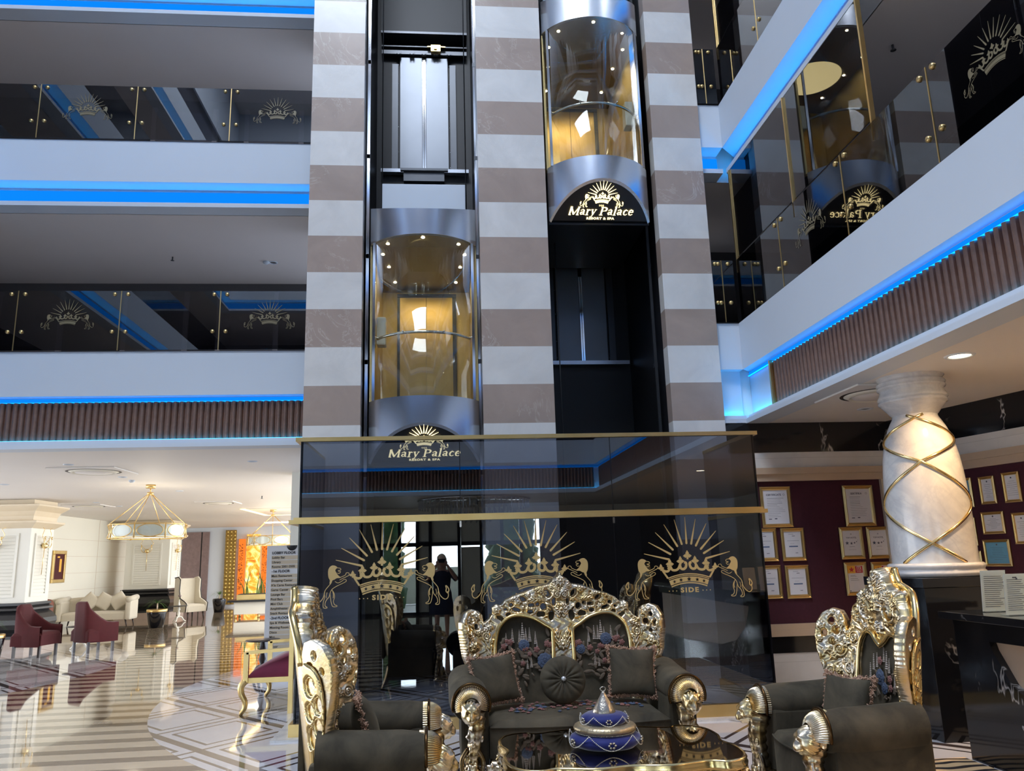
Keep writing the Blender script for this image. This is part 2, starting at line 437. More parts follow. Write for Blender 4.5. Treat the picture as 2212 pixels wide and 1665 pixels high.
# ---- relief carving: a masked height field bent along a plan curve
def inpoly(U, V, poly):
    r = np.zeros(U.shape, bool); n = len(poly)
    for i in range(n):
        x1, y1 = poly[i]; x2, y2 = poly[(i+1) % n]
        if y1 == y2: continue
        c = ((y1 > V) != (y2 > V)) & (U < (x2-x1)*(V-y1)/(y2-y1)+x1); r ^= c
    return r
def curve2(pts, n=5, closed=True):
    return [(p.x, p.y) for p in smooth_pts([(a, b_, 0) for a, b_ in pts], n, closed)]
def mirror_poly(right):
    """right half from top centre down to bottom; returns the closed symmetric outline"""
    return right+[(-x, y) for x, y in reversed(right) if abs(x) > 1e-6]
def rosette(U, V, cx, cy, r, pet=6, a=0.0, h=1.0):
    dx, dy = U-cx, V-cy; q = np.hypot(dx, dy)/r; t = np.arctan2(dy, dx)+a
    rad = .72+.28*np.abs(np.cos(t*pet/2)); k = q/rad
    hh = np.where(k < 1, np.sin(np.clip(k, 0, 1)*PI)**.6*(.75+.25*np.cos(t*pet*2)), 0)
    hh = np.maximum(hh, np.where(q < .3, np.sqrt(np.clip(1-(q/.3)**2, 0, 1))*1.1, 0))
    return hh*h*r*.42
def spiral(U, V, cx, cy, r, turn=1, a=0.0, h=1.0):
    dx, dy = U-cx, V-cy; q = np.hypot(dx, dy)/r; t = np.arctan2(dy, dx)*turn+a
    ridge = .5+.5*np.cos(t-7.5*np.log(np.clip(q, .06, 5)))
    return np.where(q < 1, (ridge**.8)*(1-q**4)*.3+np.sqrt(np.clip(1-q*q, 0, 1))*.14, 0)*r*h
def leaf(U, V, x0, y0, x1, y1, w, h=1.0, bend=0.0):
    dx, dy = x1-x0, y1-y0; L = math.hypot(dx, dy); ux, uy = dx/L, dy/L
    s = ((U-x0)*ux+(V-y0)*uy)/L; d = (-(U-x0)*uy+(V-y0)*ux)-bend*np.sin(np.clip(s, 0, 1)*PI)
    ww = w*np.sin(np.clip(s, 0, 1)*PI)**.7*(1-.15*np.cos(s*28))+1e-6; k = np.abs(d)/ww
    ok = (s > 0) & (s < 1) & (k < 1)
    return np.where(ok, (1-k**2)**.5*(.75+.25*np.cos(k*9-s*24))*w*.75*h, 0)
def relief(outer, holes, cuts, hf, res, thick, mapf, name, m, parent, edge_r=.018, back=True):
    xs = [p[0] for p in outer]; ys = [p[1] for p in outer]
    x0, x1, y0, y1 = min(xs)-res, max(xs)+res, min(ys)-res, max(ys)+res
    nx = int((x1-x0)/res)+1; ny = int((y1-y0)/res)+1
    gx = x0+(np.arange(nx)+.5)*res; gy = y0+(np.arange(ny)+.5)*res
    U, V = np.meshgrid(gx, gy, indexing='ij')
    mask = inpoly(U, V, outer)
    for (cx, cy, rx, ry, an) in holes:
        c, s_ = math.cos(an), math.sin(an); du, dv = U-cx, V-cy
        mask &= ~((((du*c+dv*s_)/rx)**2+((-du*s_+dv*c)/ry)**2) < 1)
    for p in cuts: mask &= ~inpoly(U, V, p)
    mask[0, :] = mask[-1, :] = False; mask[:, 0] = mask[:, -1] = False
    # node grid
    NU, NV = np.meshgrid(x0+np.arange(nx+1)*res, y0+np.arange(ny+1)*res, indexing='ij')
    pad = np.zeros((nx+2, ny+2), int); pad[1:-1, 1:-1] = mask
    cnt = pad[:-1, :-1]+pad[1:, :-1]+pad[:-1, 1:]+pad[1:, 1:]
    used = cnt > 0; inner = cnt == 4
    dist = np.zeros(used.shape); cur = inner.copy(); K = max(2, int(edge_r/res))
    for k in range(K):
        dist += cur
        nxt = cur.copy(); nxt[1:] &= cur[:-1]; nxt[:-1] &= cur[1:]; nxt[:, 1:] &= cur[:, :-1]; nxt[:, :-1] &= cur[:, 1:]; cur = nxt
    e = np.clip(dist/K, 0, 1); fall = np.sqrt(np.clip(1-(1-e)**2, 0, 1))
    H = hf(NU, NV)*fall
    # smooth the outline
    SU, SV = NU.copy(), NV.copy(); bd = used & ~inner
    for it in range(3):
        a = np.zeros(used.shape); su = np.zeros(used.shape); sv = np.zeros(used.shape)
        for (di, dj) in ((1,0),(-1,0),(0,1),(0,-1)):
            sh = np.roll(np.roll(bd, di, 0), dj, 1); a += sh
            su += np.where(sh, np.roll(np.roll(SU, di, 0), dj, 1), 0); sv += np.where(sh, np.roll(np.roll(SV, di, 0), dj, 1), 0)
        ok = bd & (a >= 2); an = np.maximum(a, 1)
        SU = np.where(ok, .4*SU+.6*su/an, SU); SV = np.where(ok, .4*SV+.6*sv/an, SV)
    idx = -np.ones(used.shape, int); ii = np.argwhere(used); idx[used] = np.arange(len(ii)); N = len(ii)
    fr = mapf(SU[used], SV[used], H[used]); bk = mapf(SU[used], SV[used], -thick*np.ones(N))
    verts = np.concatenate([fr, bk]); faces = []
    ci = np.argwhere(mask); a = idx[ci[:,0], ci[:,1]]; b_ = idx[ci[:,0]+1, ci[:,1]]; c = idx[ci[:,0]+1, ci[:,1]+1]; d = idx[ci[:,0], ci[:,1]+1]
    F1 = np.stack([a, b_, c, d], 1); faces = F1.tolist()
    faces += (np.stack([d, c, b_, a], 1)+N).tolist()
    mk = mask
    def sides(sel, p, q):
        cc = np.argwhere(sel); A = idx[cc[:,0]+p[0], cc[:,1]+p[1]]; B = idx[cc[:,0]+q[0], cc[:,1]+q[1]]
        return np.stack([B, A, A+N, B+N], 1).tolist()
    z = np.zeros((1, ny), bool); z2 = np.zeros((nx, 1), bool)
    faces += sides(mk & ~np.vstack([z, mk[:-1]]), (0,1), (0,0)); faces += sides(mk & ~np.vstack([mk[1:], z]), (1,0), (1,1))
    faces += sides(mk & ~np.hstack([z2, mk[:, :-1]]), (0,0), (1,0)); faces += sides(mk & ~np.hstack([mk[:, 1:], z2]), (1,1), (0,1))
    me = bpy.data.meshes.new(name); me.from_pydata(verts.tolist(), [], faces); me.materials.append(mat(m))
    me.polygons.foreach_set('use_smooth', [True]*len(me.polygons)); me.update()
    o = bpy.data.objects.new(name, me); COL.objects.link(o); o.parent = parent
    return o
# ------------------------------------------------------------------ emblem and lettering (flat print on glass, about a millimetre thick)
def T5(X, Y): return ((X-942)/1330.0, (1390-Y)/1330.0)      # emblem units: crown-lion width is about 1.7
LIFT = [0]
def lift():
    LIFT[0] = (LIFT[0]+1) % 60; return LIFT[0]*4e-5
def ribbon(mb, pts, w, mtx, n=4, taper=None, ext=.002, closed=False):
    ext += lift()
    P = [p for p in smooth_pts([(a, b_, 0) for a, b_ in pts], n, closed)] if n > 1 else [Vector((a, b_, 0)) for a, b_ in pts]
    m = len(P)
    L = []; R = []
    for i, p in enumerate(P):
        d = (P[(i+1) % m]-P[i-1]) if closed else (P[min(i+1, m-1)]-P[max(i-1, 0)])
        if d.length < 1e-9: d = Vector((1,0,0))
        d.normalize(); nn = Vector((-d.y, d.x, 0)); ww = w*(taper(i/(m-1)) if taper else 1)/2
        L.append(p+nn*ww); R.append(p-nn*ww)
    vs = [mtx @ Vector((q.x, q.y, ext)) for q in L+R]; fs = []
    for i in range(m if closed else m-1):
        j = (i+1) % m; fs.append((i, m+i, m+j, j))
    mb.add(vs, fs)
def poly2(mb, pts, mtx, n=4, ext=.002):
    ext += lift()
    P = curve2(pts, n) if n > 1 else list(pts); bm = bmesh.new()
    vs = [bm.verts.new((x, y, 0)) for x, y in P]
    ar = sum(P[i][0]*P[(i+1) % len(P)][1]-P[(i+1) % len(P)][0]*P[i][1] for i in range(len(P)))
    f = bm.faces.new(vs if ar > 0 else vs[::-1]); r = bmesh.ops.triangulate(bm, faces=[f]); bm.verts.index_update()
    mb.add([mtx @ Vector((v.co.x, v.co.y, ext)) for v in bm.verts], [[v.index for v in t.verts] for t in bm.faces]); bm.free()
LION_F = [[(105,1010),(122,955),(165,922),(215,928),(250,955),(232,972),(216,1000),(235,1035),(262,1075),(303,1112),(245,1118),(205,1140),(176,1150),(163,1185),(140,1215),(130,1185),(136,1150),(112,1100)]]
LION_S = [([(232,958),(268,962),(292,968),(303,988),(280,1002),(262,1000),(270,1016),(297,1018),(292,1036),(272,1048),(250,1040)], 9),
 ([(270,1115),(330,1095),(375,1072),(385,1045),(408,1038),(432,1050),(428,1080),(405,1092),(372,1108),(320,1130),(285,1150)], 9),
 ([(215,1168),(262,1192),(320,1165),(352,1142),(385,1146),(388,1168),(360,1188),(305,1212),(268,1228)], 9),
 ([(140,1210),(100,1255),(66,1300),(52,1350),(62,1400),(48,1450),(38,1500),(46,1562),(98,1566),(92,1548),(72,1538),(68,1500),(86,1450),(126,1402),(142,1345),(166,1292),(215,1255),(268,1228)], 10),
 ([(140,1350),(152,1430),(160,1478),(186,1546),(245,1550),(250,1534),(216,1520),(196,1470),(212,1405),(202,1345),(168,1294)], 10),
 ([(182,1320),(196,1365),(190,1420)], 12), ([(96,1330),(84,1380),(92,1420)], 8),
 ([(60,1320),(42,1400),(4,1456),(-50,1492),(-92,1470),(-104,1425),(-92,1370)], 13),
 ([(-95,1400),(-112,1350),(-86,1300),(-62,1286),(-72,1330),(-66,1368),(-92,1400)], 16), ([(180,985),(170,1030),(195,1080)], 5)]
def emblem(mb, mtx, side=True, line=1.0, stars=None, text=False):
    """mtx maps emblem x,y to the surface; width of rays about .55 each side, lions reach .79"""
    for (a, b_) in (((220,840),(630,940)), ((305,658),(660,855)), ((428,500),(705,785)), ((582,375),(785,730)), ((762,300),(862,698)), ((946,262),(943,688))):
        for sg in ((1, -1) if a[0] < 940 else (1,)):
            (x0, y0), (x1, y1) = T5(*a), T5(*b_)
            ribbon(mb, [(sg*x0, y0), (sg*x1, y1)], .026*line, mtx, 1, lambda t: .25+.75*t)
            cx, cy = sg*x1, y1; r = .013*line
            poly2(mb, [(cx+r*math.cos(k*PI/4), cy+r*math.sin(k*PI/4)) for k in range(8)], mtx, 1)
    def arc(t):      # t 0 bottom .. 1 top; returns points left to right
        hw = .222+.040*t; yc = .046+t*.116; ys = .002+t*.112; return [(hw*k/8, yc+(ys-yc)*(k/8)**2) for k in range(-8, 9)]
    for t0, t1 in ((0.0, .12), (.20, .70), (.78, .86), (.93, 1.04)):
        A, B = arc(t0), arc(t1); vs = [mtx @ Vector((x, y, .002)) for x, y in A+B]; n = len(A)
        mb.add(vs, [(i, i+1, n+i+1, n+i) for i in range(n-1)])
    for sg in (1, -1):
        ribbon(mb, [(sg*.262, .112), (sg*.318, .195), (sg*.335, .235)], .022*line, mtx, 1)
        P = [(.335,.225), (.300,.200), (.262,.196), (.235,.222), (.228,.255)]
        ribbon(mb, [(sg*x, y) for x, y in P], .029*line, mtx)
        ribbon(mb, [(sg*x, y) for x, y in ((.222,.255), (.205,.215), (.165,.206), (.128,.222), (.105,.262), (.088,.300))], .029*line, mtx)
        ribbon(mb, [(sg*x, y) for x, y in ((.100,.262), (.092,.228), (.060,.218), (.030,.240), (.022,.285), (.045,.300))], .031*line, mtx)
        ribbon(mb, [(sg*x, y) for x, y in ((.258,.225), (.245,.245), (.262,.262))], .018*line, mtx)
    def fleur(cx, cy, r):
        for a in (PI/2, 0, PI):
            l = r*(1.25 if a == PI/2 else 1.0)
            dx, dy = math.cos(a), math.sin(a)
            poly2(mb, [(cx+dx*l, cy+dy*l), (cx+dx*l*.45-dy*r*.42, cy+dy*l*.45+dx*r*.42), (cx-dx*r*.1, cy-dy*r*.1), (cx+dx*l*.45+dy*r*.42, cy+dy*l*.45-dx*r*.42)], mtx, 1)
        poly2(mb, [(cx-r*.28, cy), (cx-r*.2, cy-r*.75), (cx+r*.2, cy-r*.75), (cx+r*.28, cy)], mtx, 1)
    for x, y, r in ((0,.375,.056), (.092,.312,.052), (-.092,.312,.052), (.228,.282,.052), (-.228,.282,.052), (.342,.236,.042), (-.342,.236,.042)): fleur(x, y, r)
    for sg in (1, -1):
        for p in LION_F: poly2(mb, [(sg*T5(*q)[0], T5(*q)[1]) for q in p], mtx, 3)
        for p, w in LION_S: ribbon(mb, [(sg*T5(*q)[0], T5(*q)[1]) for q in p], w/1330*line, mtx, 3)
    if text:
        text_mb('SIDE', .078, mtx @ Matrix.Translation((0, -.034, .001)), .0005, space=1.3, bold=.003, mb=mb, xs=1.2)
        for sg in (1, -1):
            for k in range(3):
                cx = sg*(.165+k*.046); poly2(mb, [(cx+.007*math.cos(t*PI/3), -.04+.007*math.sin(t*PI/3)) for t in range(6)], mtx, 1)
    if stars is not None:
        for i, x in enumerate((-.185,-.102,0,.102,.185)):
            t = .45; cy = (.046+t*.116)+((.002+t*.112)-(.046+t*.116))*(x/.24)**2; r = .022+.007*(2-abs(i-2))/2
            pts = []
            for k in range(10):
                q = r if k % 2 == 0 else r*.42; an = PI/2+k*PI/5; pts.append((x+q*math.cos(an), cy+q*math.sin(an)))
            poly2(stars, pts, mtx, 1, .006)
# slab-serif slanted capitals and small letters, drawn as strokes: units of x-height 1
GL = {'M': (1.75, [[(.15,0,.15,1.4,.30)], [(.15,1.4,.85,.1,.34)], [(.85,.1,1.5,1.4,.16)], [(1.5,0,1.5,1.4,.30)]], [(0,0,.42),(0,1.4,.4),(1.3,0,.48),(1.32,1.4,.46)]),
      'P': (1.25, [[(.3,0,.3,1.4,.30)], [(.3,1.33,.75,1.33,.12),(.75,1.33,1.05,1.2,.26),(1.05,1.2,1.1,1.0,.30),(1.1,1.0,.95,.75,.26),(.95,.75,.35,.68,.12)]], [(.02,0,.6),(.02,1.4,.5)]),
      'a': (.98, [[(.12,.8,.45,.97,.14),(.45,.97,.68,.82,.24),(.68,.82,.70,.12,.28),(.70,.12,.92,.06,.14)], [(.70,.58,.35,.5,.12),(.35,.5,.15,.28,.24),(.15,.28,.32,.06,.16),(.32,.06,.68,.22,.12)]], []),
      'r': (.75, [[(.28,0,.28,.95,.28)], [(.28,.65,.5,.92,.14),(.5,.92,.7,.85,.22)]], [(.02,0,.52),(.05,.95,.25)]),
      'y': (.98, [[(.2,.95,.5,.1,.28)], [(.85,.95,.5,.05,.13),(.5,.05,.28,-.42,.14),(.28,-.42,.08,-.38,.2)]], [(.02,.95,.4),(.66,.95,.34)]),
      'l': (.52, [[(.26,0,.26,1.45,.28)]], [(.02,0,.5),(.05,1.42,.25)]),
      'c': (.85, [[(.78,.78,.5,.95,.14),(.5,.95,.22,.75,.24),(.22,.75,.16,.45,.28),(.16,.45,.28,.12,.24),(.28,.12,.55,.03,.14),(.55,.03,.8,.2,.12)]], []),
      'e': (.88, [[(.18,.5,.8,.55,.12),(.8,.55,.68,.88,.24),(.68,.88,.45,.96,.14),(.45,.96,.2,.75,.24),(.2,.75,.16,.42,.28),(.16,.42,.3,.1,.24),(.3,.1,.58,.03,.14),(.58,.03,.82,.2,.12)]], [])}
def brand_text(mb, mtx, xh, word='Mary Palace'):
    tot = sum(.55 if c == ' ' else GL[c][0]+.08 for c in word); x = -tot/2; sh = .22
    tf = lambda a, b_: ((x+a+b_*sh)*xh, b_*xh)
    for ch in word:
        if ch == ' ': x += .55; continue
        w, strokes, serifs = GL[ch]
        for st in strokes:
            for (x0, y0, x1, y1, t) in st:
                P0 = tf(x0, y0); P1 = tf(x1, y1); d = Vector((P1[0]-P0[0], P1[1]-P0[1])).normalized()*t*xh*.18
                ribbon(mb, [(P0[0]-d.x, P0[1]-d.y), (P1[0]+d.x, P1[1]+d.y)], t*xh*.9, mtx, 1)
        for (a, y, wd) in serifs: ribbon(mb, [tf(a, y), tf(a+wd, y)], .11*xh, mtx, 1)
        x += w+.08
# ------------------------------------------------------------------ the hall: floor, slabs, walls
F = [4.58, 7.81, 11.04, 14.27]; LC = 3.225
XL, XR, YB, YL, YR = -7.0, 3.98, -3.95, 11.12, 9.84
struct('floor', MB().box(-18, -10, -.2, 9, 38, 0), 'lobby floor marble')
def ringslab(name, z0, z1, m, inset=0.0):
    """slab around the well, leaving the lift shafts open"""
    mb = MB(); i = inset
    mb.box(-18, -10, z0, XL-i, YL+i, z1); mb.box(-18, YL+i, z0, -1.68, 38, z1)
    mb.box(XL-i, -10, z0, XR+i, YB-i, z1); mb.box(XR+i, -10, z0, 9, YR+i, z1)
    mb.box(3.652, YR+i, z0, 9, 14.5, z1)
    return struct(name, mb, m)
ringslab('ceiling', LC, LC+.06, 'lobby ceiling plaster', .02)
for k, f in enumerate(F):
    if k == 0: ringslab('ceiling_slab', LC+.06, f-.02, 'soffit plaster', .15)
    else: ringslab('ceiling_soffit', f-1.02, f-.02, 'soffit plaster', .33)
# corridor walls behind the balconies, dark, with doors
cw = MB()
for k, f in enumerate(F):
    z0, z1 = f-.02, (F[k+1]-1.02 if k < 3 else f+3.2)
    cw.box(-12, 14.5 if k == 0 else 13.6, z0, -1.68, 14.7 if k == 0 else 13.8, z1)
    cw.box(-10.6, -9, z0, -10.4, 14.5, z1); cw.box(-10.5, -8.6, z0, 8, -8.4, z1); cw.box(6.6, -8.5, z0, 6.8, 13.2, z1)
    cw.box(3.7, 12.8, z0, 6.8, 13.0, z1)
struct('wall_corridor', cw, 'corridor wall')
dm = MB(); fm = MB()
for (x, w, f, y) in ((-5.2,1.0,F[0],14.5), (-3.55,.95,F[0],14.5), (-7.4,1.0,F[0],14.5), (-4.6,1.0,F[1],13.6), (-3.0,.9,F[1],13.6)):
    dm.box(x-w/2, y-.05, f, x+w/2, y-.01, f+1.95); fm.box(x-w/2-.08, y-.07, f, x-w/2, y-.005, f+2.02); fm.box(x+w/2, y-.07, f, x+w/2+.08, y-.005, f+2.02)
struct('door_1', dm, 'corridor door'); struct('trim_1', fm, 'soffit plaster')
# walls above the top gallery, outer shell of the lobby
up = MB()
for (a, b_, c, d) in ((XL-.2,YB-.2,XL,YL+.2), (XL,YB-.2,XR,YB), (XR,YB-.2,XR+.2,YR+.2)): up.box(a, b_, F[3]+.9, c, d, 17.3)
up.box(XL, YL, F[3]+.9, -1.68, YL+.2, 17.3); up.box(-1.68, 12.1, 12, 3.66, 12.3, 17.3)
struct('wall_upper', up, 'white plaster')
sk = MB(); sk.box(XL-.2, YB-.2, 17.3, -4.5, 12.3, 17.5); sk.box(.5, YB-.2, 17.3, XR+.2, 12.3, 17.5); sk.box(-4.5, YB-.2, 17.3, .5, -.8, 17.5); sk.box(-4.5, 3.8, 17.3, .5, 12.3, 17.5)
struct('ceiling_roof', sk, 'soffit plaster')
sh = MB(); sh.box(-18, 37.9, 0, 9, 38.1, 3.3); sh.box(8.9, -10, 0, 9.1, 10, 3.3); sh.box(-1.0, 12.35, 0, 9, 12.5, 3.3)
struct('wall_outer', sh, 'cream paint')
# ------------------------------------------------------------------ balcony fronts
SEG = [('back', (XL, YL), (-1.69, YL), (0, -1)), ('left', (XL, YB), (XL, YL), (1, 0)), ('rear', (XL, YB), (XR, YB), (0, 1)),
       ('right', (XR, YB), (XR, YR), (-1, 0)), ('nook', (3.66, YR), (XR, YR), (0, -1))]
def seg_pts(p0, p1, nrm, d, e0=0.0, e1=0.0):
    a = Vector((p0[0], p0[1], 0)); b_ = Vector((p1[0], p1[1], 0)); n = Vector((nrm[0], nrm[1], 0)); t = (b_-a).normalized()
    return a+n*d-t*e0, b_+n*d+t*e1
def strip(mb, seg, d0, d1, z0, z1, e=0.0):
    """box along a segment between offsets d0<d1 (positive into the well)"""
    _, p0, p1, nrm = seg
    a0, b0 = seg_pts(p0, p1, nrm, d0); a1, b1 = seg_pts(p0, p1, nrm, d1)
    nm = seg[0]
    # mitre the ends so neighbouring runs meet
    if nm in ('left', 'right', 'rear'):
        t = (b0-a0).normalized(); a0 = a0-t*(-d0); b0 = b0+t*(-d0); a1 = a1-t*(-d1); b1 = b1+t*(-d1)
    if nm == 'back':
        t = (b0-a0).normalized(); a0 = a0-t*(-d0); a1 = a1-t*(-d1)
    vs = [(a0.x,a0.y,z0),(b0.x,b0.y,z0),(b1.x,b1.y,z0),(a1.x,a1.y,z0),(a0.x,a0.y,z1),(b0.x,b0.y,z1),(b1.x,b1.y,z1),(a1.x,a1.y,z1)]
    mb.add(vs, [(0,3,2,1),(4,5,6,7),(0,1,5,4),(1,2,6,5),(2,3,7,6),(3,0,4,7)])
n_ = 2
for seg in SEG:
    wh = MB(); led = MB(); rib = MB(); dk = MB(); tube_ = MB(); led2 = MB()
    for k, f in enumerate(F):
        if k == 0:
            strip(wh, seg, -.30, 0, f-.63, f); 
            if seg[0] == 'nook': strip(wh, seg, -.30, -.12, LC, f-.63)
            else: strip(wh, seg, -.30, -.14, LC+.02, f-.63)
            strip(wh, seg, -.26, .035, LC-.002, LC+.055); strip(wh, seg, -.2, .01, LC+.055, LC+.075); strip(wh, seg, -.2, -.03, LC+.075, LC+.115)
            if seg[0] != 'nook': strip(led, seg, -.14, -.128, f-.70, f-.64); strip(led2, seg, -.127, -.100, f-.70, f-.696)
            strip(tube_, seg, -.112, -.062, LC+.112, LC+.121)
        else:
            strip(wh, seg, -.34, 0, f-.655, f); strip(wh, seg, -.34, -.27, f-1.0, f-.655)
            strip(wh, seg, -.34, -.05, f-1.02, f-.955); strip(led, seg, -.27, -.245, f-.925, f-.70); strip(tube_, seg, -.235, -.20, f-.955, f-.945)
        strip(dk, seg, -.30, -.012, f, f+.012)
    struct('trim_%d' % n_, wh, 'white plaster'); n_ += 1
    if led.v: struct('trim_%d' % n_, led, 'blue led'); n_ += 1
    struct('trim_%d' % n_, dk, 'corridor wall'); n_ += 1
    struct('trim_%d' % n_, tube_, 'blue led tube'); n_ += 1
    if led2.v: struct('trim_%d' % n_, led2, 'blue led line'); n_ += 1
    if seg[0] == 'nook': continue
    a, b_ = seg_pts(seg[1], seg[2], seg[3], -.135); L = (b_-a).length; t = (b_-a).normalized(); nn = Vector((seg[3][0], seg[3][1], 0))
    if seg[0] == 'right': L -= .62
    pitch = .0885; N = int(L/pitch); P = []
    for zz in (LC+.119, F[0]-.70):
        row = []
        for i in range(N):
            for q in range(9):
                u = q/8; h = .042*math.sqrt(max(0, 1-((u-.42)/.42)**2)) if u < .84 else 0.0
                p = a+t*((i+u*.999)*pitch)+nn*h; row.append(Vector((p.x, p.y, zz)))
        P.append(row)
    rib.grid(P, smooth=False)
    o = struct('wall_ribbed', rib, 'bronze rib')
    if seg[0] == 'right':
        e = MB(); p = a+t*(N*pitch+.02); e.box(p.x-.07, p.y-.02, LC+.1, p.x+.1, p.y+.02, F[0]-.68); struct('trim_brass', e, 'brushed brass')
# ------------------------------------------------------------------ balustrades
def stud(mb, p, n):
    n = Vector(n); q = frame_mtx(p, (0,0,1), n.cross(Vector((0,0,1))))
    mb.lathe([(0,.020),(.014,.018),(.026,.012),(.028,.004),(.028,-.014),(0,-.014)], seg=12, mtx=frame_mtx(p, Vector((0,0,1)), n.cross(Vector((0,0,1)))))
def panel(label, a, b_, nrm, f, emb, studs=(1, 1), h=.88):
    a = Vector((a[0], a[1], 0)); b_ = Vector((b_[0], b_[1], 0)); t = (b_-a).normalized(); n = Vector((nrm[0], nrm[1], 0)); L = (b_-a).length
    r = thing('glass_balustrade_panel', label, 'balustrade panel', (a.x, a.y, f), 0, None)
    O = Vector((a.x, a.y, f))
    g = MB(); p = a+t*.006; q = b_-t*.006
    vs = []
    for z in (.015, h):
        for pt, o_ in ((p, 0), (q, 0), (q, -.012), (p, -.012)): vs.append(Vector((pt.x, pt.y, 0))+n*o_+Vector((0,0,z))-Vector((O.x,O.y,0)))
    g.add(vs, [(0,1,2,3),(4,7,6,5),(0,4,5,1),(1,5,6,2),(2,6,7,3),(3,7,4,0)]); g.build('pane', 'dark balustrade glass', r)
    for side, use in ((0, studs[0]), (1, studs[1])):
        if not use: continue
        for z in (.83, .28):
            s = MB(); pt = (a+t*.09 if side == 0 else b_-t*.09); s_ = Vector((pt.x-O.x, pt.y-O.y, z))+n*.004
            stud(s, s_, n); s.build('standoff', 'brushed brass', r)
    if studs[1]:
        c = MB(); pt = b_-Vector((O.x, O.y, 0)); c.bar(pt+n*.002+Vector((0,0,.01)), pt+n*.002+Vector((0,0,h)), .012, .006, n); c.build('joint_strip', 'brushed brass', r)
    if emb:
        e = MB(); c = (a+b_)/2; ux = t if n.cross(t).z > 0 else t
        ux = Vector((0,0,1)).cross(n); emblem(e, frame_mtx(Vector((c.x-O.x, c.y-O.y, .375))+n*.004, ux, (0,0,1)) @ Matrix.Scale(.445, 4), line=1.15)
        e.build('crown_emblem', 'dimmed foil print', r)
JB = [-7.0, -5.86, -4.475, -3.11, -1.72]
nmB = ['at the far left edge', 'second from the left', 'third from the left', 'beside the striped pillar']
for fi, fl in ((0, 'lower'), (1, 'upper')):
    for i in range(4):
        e = i in (1, 3)
        panel('dark glass panel %s on the %s left gallery%s' % (nmB[i], fl, ', with gold crown' if e else ''), (JB[i], YL-.03), (JB[i+1], YL-.03), (0,-1), F[fi], e, (1, 1 if i < 3 else 0))
JR = [8.45, 6.94, 5.49, 4.0, 2.5]
panel('short dark glass panel facing front beside the striped pillar, lower right gallery', (3.665, YR-.03), (3.80, YR-.03), (0,-1), F[0], False)
panel('second narrow dark glass panel facing front at the corner of the lower right gallery', (3.80, YR-.03), (3.97, YR-.03), (0,-1), F[0], False, (1, 0))
panel('short dark glass panel facing front, right of the striped pillar, upper right gallery', (3.665, YR-.03), (3.80, YR-.03), (0,-1), F[1], False)
panel('second narrow dark glass panel facing front at the corner of the upper right gallery', (3.80, YR-.03), (3.97, YR-.03), (0,-1), F[1], False, (1, 0))
nmR = ['at the inner corner', 'second from corner, with gold crown', 'plain, between the crowned ones', 'nearest the camera, with gold crown']
ys = [YR-.04]+JR
for fi, fl in ((0, 'lower'), (1, 'upper')):
    for i in range(4):
        panel('dark glass balustrade panel on the %s right gallery, %s' % (fl, nmR[i]), (XR+.03, ys[i]), (XR+.03, ys[i+1]), (-1,0), F[fi], i in (1, 3), (1 if i else 0, 1))
# plain rails on the galleries that only show in reflections
gr = MB()
for k, f in enumerate(F):
    gr.box(XL-.05, YB, f+.015, XL-.038, YL-.06, f+.88); gr.box(XL, YB-.05, f+.015, XR, YB-.038, f+.88)
    gr.box(XR+.038, YB, f+.015, XR+.05, (4.0 if k == 0 else (2.5 if k == 9 else 4.0)), f+.88) if k < 2 else gr.box(XR+.038, YB, f+.015, XR+.05, YR-.06, f+.88)
    if k > 1: gr.box(XL+.05, YL+.03, f+.015, -1.72, YL+.042, f+.88)
struct('wall_glass_rail', gr, 'dark balustrade glass')
# full-height upper glazing with gold posts on the right gallery
for fi, top, w in ((0, F[1]-1.03, 'lower'), (1, F[2]-1.03, 'upper')):
    for j, (y0, y1) in enumerate(((YR-.06, 8.02), (8.02, 6.335))):
        g = MB().box(XR+.05, y1+.008, F[fi]+.92, XR+.062, y0-.008, top); o = g.build('glass_screen', 'dark balustrade glass')
        tag(o, 'tall dark glass screen, %s right gallery, %s' % (w, 'beside the inner corner' if j == 0 else 'between second and third gold posts'), 'glass screen')
    for j, y in enumerate((YR-.05, 8.02, 6.335)):
        g = MB().box(XR+.03, y-.012, F[fi]+.70, XR+.075, y+.012, top); o = g.build('brass_post', 'brushed brass')
        tag(o, 'thin gold post above the glass, %s right gallery, %s' % (w, ('at the inner corner', 'second from the corner', 'third from the corner')[j]), 'post')
# ------------------------------------------------------------------ striped stone pillars
def pillar(x0, x1, label, y1=9.97):
    t = thing('striped_pillar', label, 'pillar', ((x0+x1)/2, 9.87, 0)); ox, oy = (x0+x1)/2, 9.87
    lo = MB(); br = MB(); zz = 3.265-.4985*6.55; k0 = -7
    for k in range(k0, 29):
        z0 = max(0, 3.265+k*.4985); z1 = 3.265+(k+1)*.4985
        if z1 <= 0: continue
        (br if k % 2 == 0 else lo).box(x0-ox, 9.77-oy, z0, x1-ox, y1-oy, z1)
    lo.build('light_courses', 'light limestone', t); br.build('brown_courses', 'brown limestone', t)
    return t
pillar(-1.683, -.985, 'striped grey and brown stone pillar left of both lifts')
pillar(.54, 1.447, 'wide striped stone pillar between the two lift shafts')
pillar(2.965, 3.65, 'striped stone pillar right of both lifts')
bk = MB()
bk.box(-1.683, 9.975, 0, -1.0, 12.3, 17.3); bk.box(.56, 9.975, 0, 1.43, 12.3, 17.3); bk.box(3.02, 9.975, 0, 3.65, 12.3, 17.3)
bk.box(-1.0, 12.02, 0, 3.02, 12.3, 17.3); struct('wall_shaft', bk, 'shaft black')
